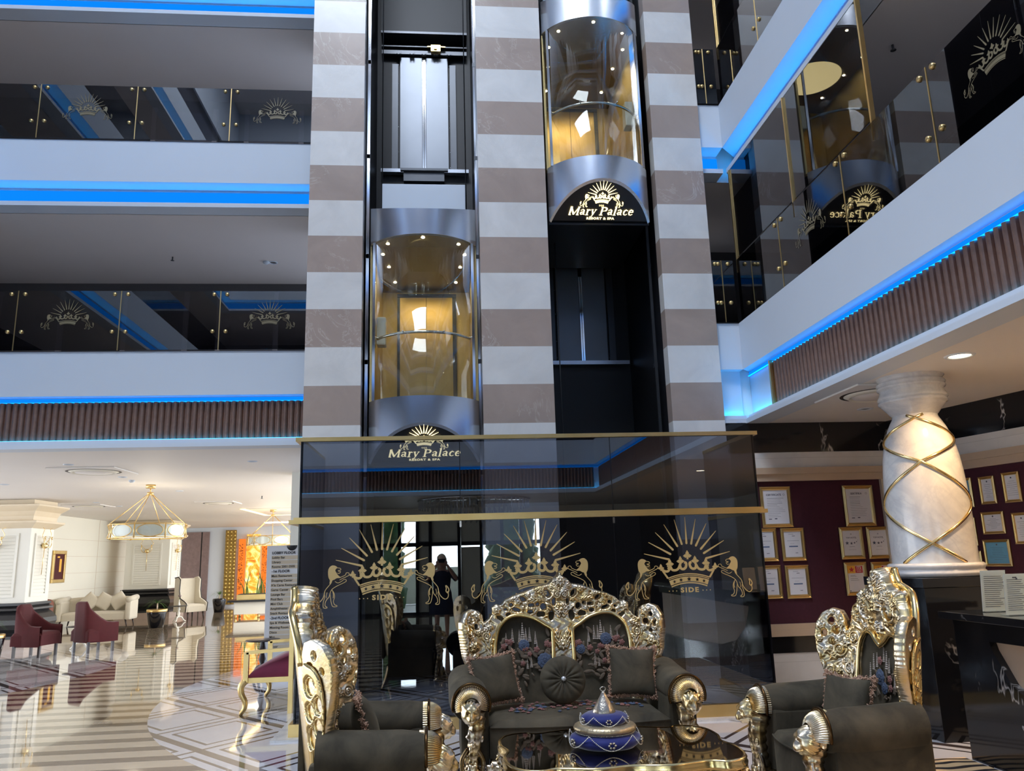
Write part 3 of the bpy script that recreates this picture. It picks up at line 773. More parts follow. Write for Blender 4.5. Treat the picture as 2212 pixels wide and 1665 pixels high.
# ------------------------------------------------------------------ lift landing doors in the shafts
def landing(xc, f, label, grey=True):
    y = 12.0; t = thing('landing_door', label, 'lift door', (xc, y, f)); G = 'grey door steel'
    for s in (-1, 1):
        MB().box(s*.03, -.05, .03, s*.40, -.03, 2.10, bev=.004).build('door_leaf', G, t)
        m = MB().box(s*.43, -.04, .0, s*.53, -.02, 1.98); m.build('jamb', 'dark steel', t)
        m = MB()
        for z in (.08, .35, .8, 1.2, 1.6, 1.95): m.ball((s*.42, -.055, z), .008, seg=6, rings=4)
        m.build('rivets', 'chrome', t)
    m = MB(); m.box(-.028, -.062, .02, -.004, -.03, 2.1); m.box(.004, -.062, .02, .028, -.03, 2.1); m.build('edge_strip', 'chrome', t)
    MB().box(-.70, -.12, -.04, .72, -.02, .02).build('sill', 'brushed steel', t)
    m = MB(); m.box(-.70, -.10, 2.13, .72, -.05, 2.20); m.box(-.70, -.14, 2.24, .72, -.05, 2.26); m.build('header_rail', 'dark steel', t)
    m = MB()
    for x in (-.42, -.2, .0, .2, .42):
        m.box(x-.04, -.14, 2.10, x+.04, -.09, 2.17); m.ball((x-.025, -.15, 2.09), .014, seg=8, rings=5); m.ball((x+.025, -.15, 2.09), .014, seg=8, rings=5)
    m.build('hangers', 'dark steel', t)
    m = MB().box(.12, -.20, 2.13, .28, -.12, 2.25); m.box(.06, -.18, 2.22, .36, -.15, 2.24); m.box(.17, -.22, 2.16, .22, -.20, 2.22); m.build('lock', 'brushed brass', t)
    return t
landing(-.22, F[1], 'grey steel landing doors above the left lift car')
landing(2.26, F[0], 'dark steel landing doors below the right lift car')
o = MB().box(-.92, 11.72, F[1]+2.42, .5, 11.98, F[1]+4.3).build('lintel_panel', 'shaft black'); tag(o, 'black panel above the landing doors of the left shaft', 'panel')
o = MB().box(-.92, 11.70, F[1]+2.38, .5, 11.98, F[1]+2.42).build('lintel_ledge', 'dark steel'); tag(o, 'thin steel ledge over the landing doors of the left shaft', 'ledge')
m = MB().box(-.55, 11.75, F[1]-.26, .10, 11.98, F[1]-.08); m.box(-.60, 11.70, F[1]-.10, .16, 11.76, F[1]-.06); o = m.build('sill_bracket', 'dark steel')
tag(o, 'dark bracket under the sill of the left landing doors', 'bracket')
for x, y, r, lb, mt in ((-.945, 10.04, .020, 'chrome guide rail at the left edge of the left shaft', 'chrome'), (.520, 10.04, .018, 'chrome guide rail at the right edge of the left shaft', 'chrome'),
                    (2.945, 10.3, .018, 'dark guide rail at the right edge of the right shaft', 'dark steel'), (1.465, 10.2, .010, 'dark guide rail at the left edge of the right shaft', 'dark steel')):
    t = thing('guide_rail', lb, 'rail', (x, y, 0))
    MB().box(-r, -r, 0.3, r, r, 15).build('rail', mt, t)
    m = MB()
    m = None
    for k in range(9): MB().box(-r-.004, -.02, 1.2+k*1.45, r+.004, .05, 1.26+k*1.45).build('bracket', 'dark steel', t)
for x, y, z0_, z1_, lb in ((-.80, 10.6, 6.1, 15, 'thin black hoist cable left inside the left shaft'), (.40, 10.6, 6.1, 15, 'thin black hoist cable right inside the left shaft'), (1.62, 10.3, .3, 5.9, 'thin black cable hanging below the right lift car')):
    o = MB().tube([(x, y, z0_), (x, y, z1_)], .008, 6).build('hoist_cable', 'shaft black'); tag(o, lb, 'cable')
# ------------------------------------------------------------------ lift cars
def car(xc, zU, label):
    R, a = .785, .69; yc = 10.235; ph = math.asin(a/R); NS = 36
    t = thing('glass_lift_car', label, 'lift', (xc, 9.9, zU)); oy = 9.9
    A = [-ph+2*ph*i/NS for i in range(NS+1)]
    P = lambda q, r, z: Vector((r*math.sin(q), yc-r*math.cos(q)-oy, z))
    yy = lambda q, r: yc-r*math.cos(q)
    zl = lambda y: -.335-(y-9.45)/.45*.475
    zt = lambda y: 2.44+(y-9.45)/.45*.19
    def shell(r0, r1, f0, f1, q=A):
        m = MB(); n = len(q)
        rows = [[P(u, r0, f0(yy(u, r0))) for u in q], [P(u, r0, f1(yy(u, r0))) for u in q], [P(u, r1, f1(yy(u, r1))) for u in q], [P(u, r1, f0(yy(u, r1))) for u in q]]
        rows.append(rows[0]); m.grid(rows)
        for e in (0, -1): m.add([rw[e] for rw in rows[:4]], [(0,1,2,3)])
        m.sm = [True]*len(m.sm); return m
    ob = shell(R, R-.03, lambda y: zl(y), lambda y: 0.0).build('lower_band', 'brushed steel', t)
    shell(R, R-.03, lambda y: 2.096, lambda y: zt(y)).build('upper_band', 'brushed steel', t)
    for o in t.children:
        md = o.modifiers.new('es', 'EDGE_SPLIT'); md.split_angle = .6
    shell(R-.012, R-.022, lambda y: 0.0, lambda y: 2.096).build('curved_glass', 'car glass', t)
    for q in (-.945, .945):
        p = P(q, R-.004, 0); MB().bar(p, p+Vector((0,0,2.096)), .034, .02).build('mullion', 'chrome', t)
    # slanted black underside with lit lettering
    pts = [P(q, R-.005, zl(yy(q, R-.005))+.012) for q in A]; m = MB(); m.add(pts, [tuple(range(len(pts)))])
    m.box(-a, .0, -.80, a, .03, -.72); un = m.build('underside', 'black paint', t)
    dv = Vector((0, -.45, .475)).normalized(); ux = Vector((1,0,0)); cen = Vector((0, -.225, zl(9.675)))
    nrm = ux.cross(dv)
    fm = frame_mtx(cen-Vector(nrm)*0, ux, dv)
    # keep the print on the outer (lower) side
    off = Vector(nrm)*(1 if nrm.z < 0 else -1)*.006
    if nrm.z > 0: off = -Vector(nrm)*.006
    l = MB(); fm2 = frame_mtx(cen+off, ux, dv)
    emblem(l, fm2 @ Matrix.Translation((0, -.02, 0)) @ Matrix.Scale(.37, 4), line=1.5)
    brand_text(l, fm2 @ Matrix.Translation((0, -.175, 0)), .078)
    text_mb('SIDE', .03, fm2 @ Matrix.Translation((0, -.045, 0)), .0005, mb=l, space=1.2)
    text_mb('RESORT & SPA', .042, fm2 @ Matrix.Translation((0, -.225, 0)), .0005, mb=l, space=1.15, xs=1.25, bold=.0015)
    lo = l.build('lit_logo', 'lit gold lettering', t)
    # body
    m = MB(); m.box(-a, 0, -.72, a, 1.84, -.03); m.build('undercarriage', 'shaft black', t)
    fp = [P(q, R-.035, -.015) for q in A]; m = MB(); m.add(fp+[Vector((a-.03, 1.82, -.015)), Vector((-a+.03, 1.82, -.015))], [tuple(range(len(fp)+2))]); m.build('car_floor', 'dark wood', t)
    for s in (-1, 1):
        MB().box(s*a, 0, 0, s*(a-.03), 1.84, 2.1).build('side_wall', 'car gold wall', t)
    MB().box(-a, 1.82, 0, a, 1.86, 2.1).build('rear_wall', 'car gold wall', t)
    m = MB(); MB().box(-.40, 1.795, 0, -.004, 1.815, 2.0).build('inner_door', 'brushed brass', t); MB().box(.004, 1.795, 0, .40, 1.815, 2.0).build('inner_door', 'brushed brass', t)
    m = MB(); m.box(.40, 1.78, 0, .46, 1.82, 2.02); m.box(-.44, 1.79, 0, -.40, 1.82, 2.02); m.box(-.44, 1.77, 2.0, .46, 1.82, 2.05); m.build('door_frame', 'dark steel', t)
    cp = [P(q, R-.035, 2.09) for q in A]; n = len(cp)
    m = MB(); m.add(cp+[Vector((a-.03, 1.82, 2.09)), Vector((-a+.03, 1.82, 2.09))], [tuple(range(n+2))]); ce = m.build('car_ceiling', 'car ceiling', t)
    m = MB().box(-a, 0.0, 2.11, a, 1.86, 2.5); m.build('roof', 'dark steel', t)
    m = MB().box(-.58, .42, 2.5, .58, 1.3, 3.21, bev=.01); m.build('roof_box', 'white plaster', t)
    sp = MB()
    for (x, y) in ((0,-.34), (-.46,-.12), (.46,-.12), (-.55,.25), (.55,.25), (-.50,.72), (.50,.72), (-.45,1.35), (.45,1.35)):
        sp.lathe([(0,2.082),(.020,2.082),(.022,2.088)], c=(x, y, 0), seg=10)
    so = sp.build('ceiling_spots', 'car spot', t)
    ld = bpy.data.lights.new('car_lamp', 'AREA'); ld.shape = 'DISK'; ld.size = .9; ld.energy = 5; ld.color = (1.0, .80, .42)
    lo_ = bpy.data.objects.new('car_lamp', ld); COL.objects.link(lo_); lo_.parent = t; lo_.location = (0, .8, 2.06)
    # curved handrail with brackets
    q = [-ph*.97+2*ph*.97*i/30 for i in range(31)]
    m = MB().tube([P(u, R-.10, .83) for u in q], .019, 8)
    for u in (q[1], q[10], q[20], q[29]): m.tube([P(u, R-.10, .83), P(u, R-.02, .83)], .009, 6)
    m.build('handrail', 'chrome', t)
    s = -1 if xc < 1 else 1
    m = MB().box(s*.62, .15, .80, s*.50, .33, 1.18, bev=.02); m.box(s*.665, .15, .80, s*.635, .33, 1.18, bev=.01); m.build('control_box', 'ivory lacquer', t)
    return t
car(-.2, 3.568, 'glass lift car low in the left shaft with steel bands and lit crown logo')
car(2.18, 6.80, 'glass lift car high in the right shaft with steel bands and lit crown logo')
# ------------------------------------------------------------------ smoked glass enclosure at the foot of the lifts
gb = thing('glass_enclosure', 'smoked glass enclosure with gold rails, crowns and lions in front of the lifts', 'glass enclosure', (.955, 8.16, 0))
ox, oy = .955, 8.16; BX = [-1.405, .195, 1.775, 3.33]
em_px = [(824.5, 1284), (1161, 1273), (1490, 1268)]
for i in range(3):
    a, b_ = BX[i]+.004-ox, BX[i+1]-.004-ox
    g = MB().box(a, 0, .13, b_, .014, 2.0).build('lower_pane', 'smoked glass', gb)
    MB().box(a, 0, 2.05, b_, .014, 2.83).build('upper_pane', 'smoked glass', gb)
    c = ony(em_px[i][0], em_px[i][1], 8.15); e = MB(); st = MB()
    fm = frame_mtx((c.x-ox, -.004, c.z), (1,0,0), (0,0,1)) @ Matrix.Scale(.835, 4)
    emblem(e, fm, stars=st, text=True); eo = e.build('crown_emblem', 'gold foil print', g)
    st.build('emblem_stars', 'shaft black', g)
for x, side in ((BX[0]-ox, 'l'), (BX[3]-ox, 'r')):
    MB().box(x-.007, .02, .13, x+.007, 1.60, 2.0).build('side_pane', 'smoked glass', gb); MB().box(x-.007, .02, 2.05, x+.007, 1.60, 2.83).build('side_pane', 'smoked glass', gb)
m = MB(); x0, x1 = BX[0]-ox, BX[3]-ox
m.box(x0-.06, -.03, 2.825, x1+.05, .035, 2.865); m.box(x0-.06, .035, 2.825, x0+.005, 1.60, 2.865); m.box(x1-.015, .035, 2.825, x1+.05, 1.60, 2.865); m.build('top_rail', 'brushed brass', gb)
m = MB(); m.box(x0-.10, -.07, 1.995, x1+.07, .04, 2.035); m.box(x0-.06, -.03, 2.035, x1+.04, .04, 2.06); m.box(x0-.10, .04, 1.995, x0+.005, 1.60, 2.035); m.box(x1-.015, .04, 1.995, x1+.07, 1.60, 2.035)
m.build('middle_rail', 'brushed brass', gb)
m = MB(); m.box(x0-.05, -.035, 0, x1+.05, .04, .13); m.box(x0-.05, .04, 0, x0+.03, 1.60, .13); m.box(x1-.03, .04, 0, x1+.05, 1.60, .13); m.build('base_rail', 'brushed brass', gb)
for x in BX[1:3]: MB().box(x-ox-.004, -.002, .13, x-ox+.004, .012, 2.83).build('joint_seal', 'gloss black panel', gb)
for x in (x0, x1): MB().box(x-.012, .0, .13, x+.012, .022, 2.83).build('corner_seal', 'gloss black panel', gb)
for x in BX[1:3]: MB().box(x-ox-.010, -.006, 1.93, x-ox+.010, .0, 1.99).build('clamp', 'chrome', gb)
struct('trim_plinth', MB().box(-1.60, 8.02, 0, 3.45, 9.76, .018), 'white marble')
# ------------------------------------------------------------------ carved suite
def lion_head(mb, c, size, fwd, up=(0,0,1)):
    """a lion mask looking along fwd"""
    f = Vector(fwd).normalized(); u = Vector(up); r = f.cross(u).normalized(); u = r.cross(f).normalized()
    m = Matrix.Identity(4)
    for i in range(3): m[i][0] = r[i]; m[i][1] = f[i]; m[i][2] = u[i]; m[i][3] = c[i]
    g = lambda d, x, y, z, s: math.exp(-((d.x-x)**2+(d.y-y)**2+(d.z-z)**2)/s)
    def fn(d):
        q = 1.0
        q += .30*g(d, 0, .92, -.38, .10)+.16*g(d, 0, .98, -.05, .05)              # muzzle, bridge
        for s in (-1, 1):
            q += .16*g(d, s*.42, .78, .42, .05)-.17*g(d, s*.36, .90, .16, .018)+.13*g(d, s*.34, .93, .15, .004)
            q += .14*g(d, s*.26, .88, -.36, .03)+.12*g(d, s*.75, .55, -.2, .08)+.22*g(d, s*.80, .05, .62, .03)
        q -= .20*g(d, 0, .90, -.60, .010); q -= .10*g(d, .18, .9, -.60, .01)+.10*g(d, -.18, .9, -.60, .01)
        q += .16*g(d, 0, .72, -.80, .04)+.10*g(d, 0, .6, .8, .06)
        if d.y < .55:                                                              # mane locks
            a = math.atan2(d.z, d.x); q += .11*abs(math.sin(a*9+d.y*5))*min(1, (.55-d.y)*2)
        return q
    mb.ball((0,0,0), size*.86, size*.98, size, seg=44, rings=34, fn=fn, mtx=m)
def mane_plate(mb, c, R, fwd, depth=.05, a0=-.35*PI, a1=1.15*PI, side=1):
    """fan of combed locks wrapped over the front of the arm roll"""
    f = Vector(fwd).normalized(); u = Vector((0,0,1)); r = f.cross(u).normalized()*side
    P = []
    for i in range(9):
        t = i/8; row = []
        for k in range(240):
            a = a0+(a1-a0)*k/239; rr = R*(.52+.60*t)+.0022*math.sin(k*.9+t*3)*(t > .05); dd = depth*1.5*math.sqrt(max(0, 1-t*t))-.012*t+.0035*math.sin(k*.9+t*3)*math.sin(PI*min(1, t+.1))
            row.append(Vector(c)+r*(rr*math.cos(a))+u*(rr*math.sin(a)*1.05)+f*dd)
        P.append(row)
    P.append([p-f*.03 for p in P[-1]])
    mb.grid(P)
def arm_front(x, y0, z, R, side, name_parent):
    """carved front post of an arm: mane, lion head, acanthus support and foot (local: faces -Y)"""
    x -= side*.015; m = MB(); c = Vector((x, y0-.015, z-.005)); mane_plate(m, c, R*.82, (0,-1,0), side=side, a0=-.10*PI, a1=1.12*PI)
    m.tube([Vector((x+side*R*1.0*math.cos(a), y0-.01, z-.005+R*1.05*math.sin(a))) for a in [(-.10+1.22*k/30)*PI for k in range(31)]], .010, 6)
    m.ball((x, y0-.02, z-.01), .085, .05, .10, 20, 14)
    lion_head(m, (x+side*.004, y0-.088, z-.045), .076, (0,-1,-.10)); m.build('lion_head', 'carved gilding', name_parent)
    m = MB()
    path = [(x-side*.02, y0-.03, z-.06), (x-side*.035, y0-.055, z-.17), (x-side*.01, y0-.035, z-.30), (x+side*.0, y0-.02, z-.42), (x+side*.01, y0-.045, z-.50), (x+side*.0, y0-.06, .10), (x+side*.02, y0-.09, .03), (x+side*.03, y0-.13, .02)]
    P = smooth_pts(path, 8); n = len(P)
    R_ = [((.078-.022*min(1, i/(n*.35)))-.016*math.sin(i/(n-1)*PI*2.2)+.006*math.sin(i*1.9)) * (1 if i < n*.8 else .8) for i in range(n)]
    m.tube(P, R_, 14)
    for i in range(26):                                         # leaves and beads carved on the post
        t = i/25; p = P[int(t*(n-1))]; an = i*2.4
        m.ball((p.x+.045*math.cos(an), p.y-.045*abs(math.sin(an)), p.z), .017, .017, .026, seg=8, rings=6)
    for (dz, rr) in ((-.20, .040), (-.43, .045), (-.53, .035)):
        m.ball((x, y0-.085, z+dz), rr, .018, rr*1.2, seg=24, rings=10, fn=lambda d: 1+.18*math.cos(math.atan2(d.z, d.x)*6))
    for s in (-1, 1):
        m.tube(smooth_pts([(x+s*.03, y0-.06, z-.28), (x+s*.075, y0-.05, z-.36), (x+s*.06, y0-.06, z-.45), (x+s*.02, y0-.08, z-.43)], 6), [.016]*19, 8)
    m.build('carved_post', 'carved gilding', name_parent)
def soft_box(x0, x1, y0, y1, z0, z1, crown=.03, r=.04, n=22, front=0.0):
    """upholstered block with domed top and rounded edges; front>0 bulges the front edge"""
    mb = MB(); rows = []
    def pt(u, v, top):
        x = x0+(x1-x0)*u; bul = front*(1-(2*u-1)**2); ya = y0-bul; y = ya+(y1-ya)*v
        ex = min(u, 1-u)*(x1-x0); ey = min(v, 1-v)*(y1-ya); e = min(1, min(ex, ey)/r); k = math.sqrt(max(0, 1-(1-e)**2))
        return Vector((x, y, (z1-r+r*k+crown*math.sin(PI*u)**.6*math.sin(PI*v)**.6) if top else z0))
    T = [[pt(i/n, j/n, True) for j in range(n+1)] for i in range(n+1)]
    mb.grid(T); 
    B = [(i, 0) for i in range(n+1)]+[(n, j) for j in range(1, n+1)]+[(i, n) for i in range(n-1, -1, -1)]+[(0, j) for j in range(n-1, 0, -1)]
    ring = [T[i][j] for i, j in B]; low = [Vector((p.x, p.y, z0)) for p in ring]
    mb.grid([ring, [Vector((p.x, p.y, p.z-(p.z-z0)*.5)) for p in ring], low], closed_u=True); mb.add(low, [tuple(range(len(low)))])
    return mb
def flower(mb, p, ux, uy, r, pet=6, layers=2):
    n = Vector(ux).cross(Vector(uy)).normalized()
    for l in range(layers):
        rr = r*(1-.4*l)
        for k in range(pet):
            a = 2*PI*k/pet+l*.5; c = Vector(p)+(Vector(ux)*math.cos(a)+Vector(uy)*math.sin(a))*rr*.55+n*.003*(l+1)
            m = frame_mtx(c, ux, uy); mb.ball((0,0,0), rr*.42, rr*.42, .004, seg=8, rings=4, mtx=m)
    mb.ball((0,0,0), r*.22, r*.22, .008, seg=8, rings=4, mtx=frame_mtx(Vector(p)+n*.004, ux, uy))
def spike(mb, p, ux, uy, L, w):
    for k in range(9):
        t = k/8; q = Vector(p)+Vector(uy)*L*t; ww = w*(1-t*.85)
        for s in (-1, 1):
            mb.ball((0,0,0), ww*.55, L*.06, .004, seg=6, rings=4, mtx=frame_mtx(q+Vector(ux)*s*ww*.45, ux, uy))
def bouquet(par, pf, ux, uy, items):
    """items: (kind, u, v, size) placed through pf(u,v)->point"""
    B = {}
    for kind, u, v, s in items:
        mb = B.setdefault(kind, MB()); p = pf(u, v)
        if kind == 'spikes': spike(mb, p, ux, uy, s, s*.16)
        elif kind == 'blue_roses': flower(mb, p, ux, uy, s, 9, 3)
        elif kind == 'blossoms': flower(mb, p, ux, uy, s, 5, 2)
        else:
            a = rng.uniform(0, 6.28); x = Vector(ux)*math.cos(a)+Vector(uy)*math.sin(a); y = Vector(uy)*math.cos(a)-Vector(ux)*math.sin(a)
            mb.ball((0,0,0), s, s*.4, .003, seg=10, rings=4, mtx=frame_mtx(p, x, y))
    mm = {'spikes': 'embroidery cream', 'blue_roses': 'embroidery blue', 'blossoms': 'embroidery rose', 'leaves': 'embroidery leaf'}
    nn = {'spikes': 'embroidered_spikes', 'blue_roses': 'embroidered_roses', 'blossoms': 'embroidered_blossoms', 'leaves': 'embroidered_leaves'}
    for k, mb in B.items(): mb.build(nn[k], mm[k], par)
def carve_field(U, V, flowers, scrolls, leaves):
    H = .010+.004*np.sin(U*70+np.sin(V*40)*2)*np.cos(V*60)
    for a in scrolls: H = np.maximum(H, .008+spiral(U, V, *a)); H = np.maximum(H, .008+spiral(U, V, -a[0], a[1], a[2], -(a[3] if len(a) > 3 else 1)))
    for a in leaves: H = np.maximum(H, .008+leaf(U, V, *a)); H = np.maximum(H, .008+leaf(U, V, -a[0], a[1], -a[2], *a[3:]))
    for a in flowers:
        H = np.maximum(H, .008+rosette(U, V, *a))
        if a[0] != 0: H = np.maximum(H, .008+rosette(U, V, -a[0], *a[1:]))
    return H
def molding(par, pts, w, mapf, name='beading'):
    m = MB(); P = [Vector(mapf(np.array([a]), np.array([b_]), np.array([.022]))[0]) for a, b_ in pts]
    Q = [Vector(mapf(np.array([a]), np.array([b_]), np.array([.012]))[0]) for a, b_ in pts]
    m.tube(P, w*.42, 8, caps=False); m.build(name, 'smooth gilding', par)
# ---------------- sofa
def bend(flat, Rb, amax, y_of):
    def f(U, V, H):
        s = np.sign(U); a = np.clip((np.abs(U)-flat)/Rb, 0, amax); ex = np.maximum(np.abs(U)-flat-Rb*amax, 0)
        x = np.where(np.abs(U) < flat, np.abs(U), flat+Rb*np.sin(a)+ex*np.cos(amax))
        y = -(Rb*(1-np.cos(a))+ex*np.sin(amax))
        nx = np.sin(a)*-1.0; ny = -np.cos(a)
        X = s*(x+nx*H); Y = y+ny*H+y_of(V)
        return np.stack([X, Y, V], -1)
    return f
def rnd_flowers(poly, n, r0, r1, seed):
    r = np.random.RandomState(seed); out = []; xs = [p[0] for p in poly]; ys = [p[1] for p in poly]
    while len(out) < n:
        x, y = r.uniform(0, max(xs)), r.uniform(min(ys), max(ys))
        if inpoly(np.array([[x]]), np.array([[y]]), poly)[0, 0]: out.append((x, y, r.uniform(r0, r1), r.randint(5, 8), r.uniform(0, 6), 1.0))
    return out
def make_sofa():
    t = thing('carved_sofa', 'gilded carved two-seat sofa with olive velvet and embroidered flowers, before the smoked glass', 'sofa', (.985, 5.98, 0))
    K = .00104
    def q(X, Y): return ((X-905)*.00105, .50+(1110-(Y+(X-905)*.029))*.00099)
    R_ = [q(905,108), q(930,150), q(965,172), q(1000,212), q(1080,222), q(1180,262), q(1280,290), q(1345,322), q(1385,362), q(1420,352), q(1450,372), q(1452,430), q(1482,468), q(1520,492)]
    Wg = [q(1530,430), q(1560,396), q(1615,378), q(1672,400), q(1710,470), q(1716,560), q(1700,650), q(1684,740), q(1652,820), q(1620,900), q(1600,1010)]
    right = [(0, R_[0][1])]+R_[1:]+Wg+[(.60, .42), (0, .42)]
    outer = mirror_poly(right)
    # upholstered openings (one each side of the centre splat)
    op = [q(992,760), q(990,640), q(996,585), q(1050,545), q(1130,492), q(1230,462), q(1320,472), q(1392,540), q(1424,640), q(1430,745), q(1425,870), q(1400,1000), (.50,.43), (.088,.43)]
    opc = curve2(op, 4); cuts = [opc, [(-x, y) for x, y in opc]]
    holes = []
    for (X, Y, a, b_, an) in ((1010,290,17,30,.6), (960,360,12,26,0), (985,470,20,38,-.2), (1070,455,32,20,.1), (1150,430,22,14,0), (1045,395,22,26,.3), (1090,372,14,12,0),
                            (1140,378,24,12,0), (1205,325,24,14,-.5), (1260,405,32,13,-.3), (1300,365,16,12,0), (1325,440,18,14,0), (1385,468,34,15,-.5), (1345,398,14,10,0),
                            (1620,463,17,20,0), (1578,520,20,25,0), (1655,530,13,28,0), (1612,592,14,15,0)):
        x, y = q(X, Y); holes.append((x, y, a*.00105, b_*.001, -an)); holes.append((-x, y, a*.00105, b_*.001, an))
    y_of = lambda V: .70+(V-.45)*.13
    mf = bend(.64, .22, .95, y_of)
    fl = [(0, q(905,190)[1], .055, 8, 0, 1.3), (0, q(905,420)[1], .06, 6, 0, 1.2), (0, q(905,700)[1], .055, 8, 0, 1.0)]
    for X, Y, r in ((970,235,.028), (1060,262,.036), (1120,310,.032), (1000,335,.030), (1180,360,.03), (1245,340,.04), (1375,345,.032), (1418,400,.042), (1170,300,.03), (1300,320,.028), (1215,400,.026), (1100,420,.028),
                    (1585,440,.05), (1560,570,.035), (1655,600,.03), (1610,675,.048), (1470,640,.032), (1480,690,.034), (1475,740,.032), (1600,760,.035), (1640,460,.03)):
        x, y = q(X, Y); fl.append((x, y, r, 6, X*.7, 1.15))
    sc = [q(1020,430)+(.07, 1), q(1140,400)+(.055, -1), q(1290,420)+(.05, 1), q(1220,300)+(.04, -1), q(1650,560)+(.07, 1), q(1500,600)+(.05, -1), q(1560,830)+(.07, 1), q(1690,690)+(.045, 1), (.03, q(0,330)[1]-.0, .05, 1)]
    lv = [q(930,270)+q(975,180)+(.03,), q(1030,240)+q(1120,250)+(.025,), q(1190,280)+q(1290,320)+(.028,), q(1060,340)+q(1170,330)+(.03,), q(1200,440)+q(1340,420)+(.022,), q(1460,430)+q(1530,520)+(.03,),
          q(1450,520)+q(1530,560)+(.035,), q(1460,800)+q(1500,600)+(.03,), q(1690,760)+q(1700,500)+(.035,), q(1600,950)+q(1650,720)+(.04,), q(1530,980)+q(1560,800)+(.03,), (.02,)+(q(0,330)[1],)+(.05, q(0,250)[1], .03), (.015, q(0,520)[1], .05, q(0,390)[1], .03), (.03, q(0,760)[1], .045, q(0,600)[1], .03)]
    hf = lambda U, V: carve_field(U, V, fl, sc, lv)+.035*np.clip((V-1.18)/.15, 0, 1)*np.clip(1-np.abs(U)/.55, 0, 1)**.5
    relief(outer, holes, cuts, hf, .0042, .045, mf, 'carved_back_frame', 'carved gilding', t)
    for s in (1, -1):
        pts = [(s*a, b_) for a, b_ in curve2([q(988,900), q(985,740), q(984,640), q(990,578), q(1048,535), q(1128,482), q(1230,452), q(1322,462), q(1400,535), q(1432,640), q(1438,745), q(1432,880)], 5, False)]
        molding(t, pts, .040, mf, 'inner_molding')
    # upholstery behind the openings, slightly domed
    m = MB(); P = []
    for i in range(41):
        u = -.60+1.2*i/40; row = []
        for j in range(25):
            v = .40+.78*j/24; d = math.sin(PI*min(1, max(0, (u+.6)/1.2)))**.4*math.sin(PI*min(1, j/24))**.4
            row.append(Vector(mf(np.array([u]), np.array([min(v, 1.16)]), np.array([.0+.004*d]))[0])+Vector((0, .010, 0)))
        P.append(row)
    # keep the panel inside the frame outline at the top
    m.grid(P)
    def clampv():
        for k, p in enumerate(m.v): pass
    clampv(); m.build('back_upholstery', 'olive velvet', t)
    pf = lambda u, v: Vector((u, .70+(v-.45)*.13-.012, v))
    it = []
    for s in (-1, 1):
        for (X, Y, L) in ((1110,660,.09), (1155,640,.10), (1185,640,.10), (1210,640,.14), (1235,640,.09), (1290,640,.10), (1340,660,.09), (1100,700,.06), (1150,840,.08), (1180,850,.07)):
            x, y = q(X if s > 0 else X+10, Y); it.append(('spikes', s*x, y-.02, L))
    for s, A in ((1, ((1245,660,.052),(1040,740,.042))), (-1, ((1212,690,.050),(1055,820,.066)))):
        for X, Y, r in A: x, y = q(X, Y); it.append(('blue_roses', s*x, y, r))
    for s in (-1, 1):
        for X, Y, r in ((1320,660,.03),(1370,690,.028),(1345,650,.02),(1195,715,.024),(1115,730,.028),(1000,700,.03),(1170,760,.022),(1225,830,.024),(1215,720,.02),(1030,690,.03)):
            x, y = q(X, Y); it.append(('blossoms', s*x, y, r))
    r = np.random.RandomState(2)
    for _ in range(170):
        u, v = r.uniform(-.54, .54), .80+r.normal()*.09
        if abs(u) > .10: it.append(('leaves', u, v, r.uniform(.02, .045)))
    bouquet(t, pf, (1,0,0), (0,.13,1), it)
    # seat
    soft_box(-.655, .655, .0, .70, .20, .47, .035, .035, front=.07).build('seat_cushion', 'olive velvet', t)
    m = MB(); m.tube([Vector((x, -.07*(1-(x/.655)**2)-.003, .435)) for x in [-.655+1.31*i/40 for i in range(41)]], .006, 6); m.build('seat_piping', 'olive velvet', t)
    it = []; r = np.random.RandomState(4)
    for _ in range(110):
        u, v = r.uniform(-.50, .52), .30+r.normal()*.09; it.append((('blossoms', 'blue_roses', 'leaves', 'blossoms')[r.randint(4)], u, v, r.uniform(.014, .026)))
    def ps(u, v):
        a = (u+.655)/1.31; c = (v+.05)/.75; return Vector((u, v, .47+.035*math.sin(PI*a)**.6*math.sin(PI*c)**.6+.003))
    bouquet(t, ps, (1,0,0), (0,1,0), it)
    m = MB(); P = smooth_pts([(-.66,-.01,.19), (-.45,-.05,.17), (-.2,-.08,.15), (0,-.09,.19), (.2,-.08,.15), (.45,-.05,.17), (.66,-.01,.19)], 8)
    m.tube(P, .045, 12, flat=1.0); 
    for k in range(15):
        p = P[int(k/14*(len(P)-1))]; m.ball((p.x, p.y-.035, p.z-.01), .035, .02, .035, seg=16, rings=8, fn=lambda d: 1+.2*math.cos(math.atan2(d.z, d.x)*5))
    m.build('front_apron', 'carved gilding', t)
    for s in (-1, 1):
        m = MB(); P = []
        for i in range(19):
            y = .0+.72*i/18; row = []
            for k in range(28):
                a = 2*PI*k/28; rr = .142*(1+.03*math.sin(a*3)); rr *= .86+.14*min(1, i/3)
                row.append(Vector((s*(.80+rr*math.cos(a)), y, .60+.05*(i/18)**2+rr*math.sin(a)*.96)))
            P.append(row)
        m.grid(P, closed_u=True); m.add([p for p in P[0]], [tuple(range(28))])
        m.box(s*.66, .03, .18, s*.86, .74, .58, bev=.02); m.build('arm_upholstery', 'olive velvet', t)
        arm_front(s*.80, .0, .60, .135, s, t)
        m = MB(); m.tube(smooth_pts([(s*.78,.70,.3),(s*.80,.74,.15),(s*.80,.78,0)], 5), [.04,.04,.038,.036,.034,.032,.03,.028,.026,.025,.024], 10); m.build('rear_leg', 'carved gilding', t)
    return t
make_sofa()
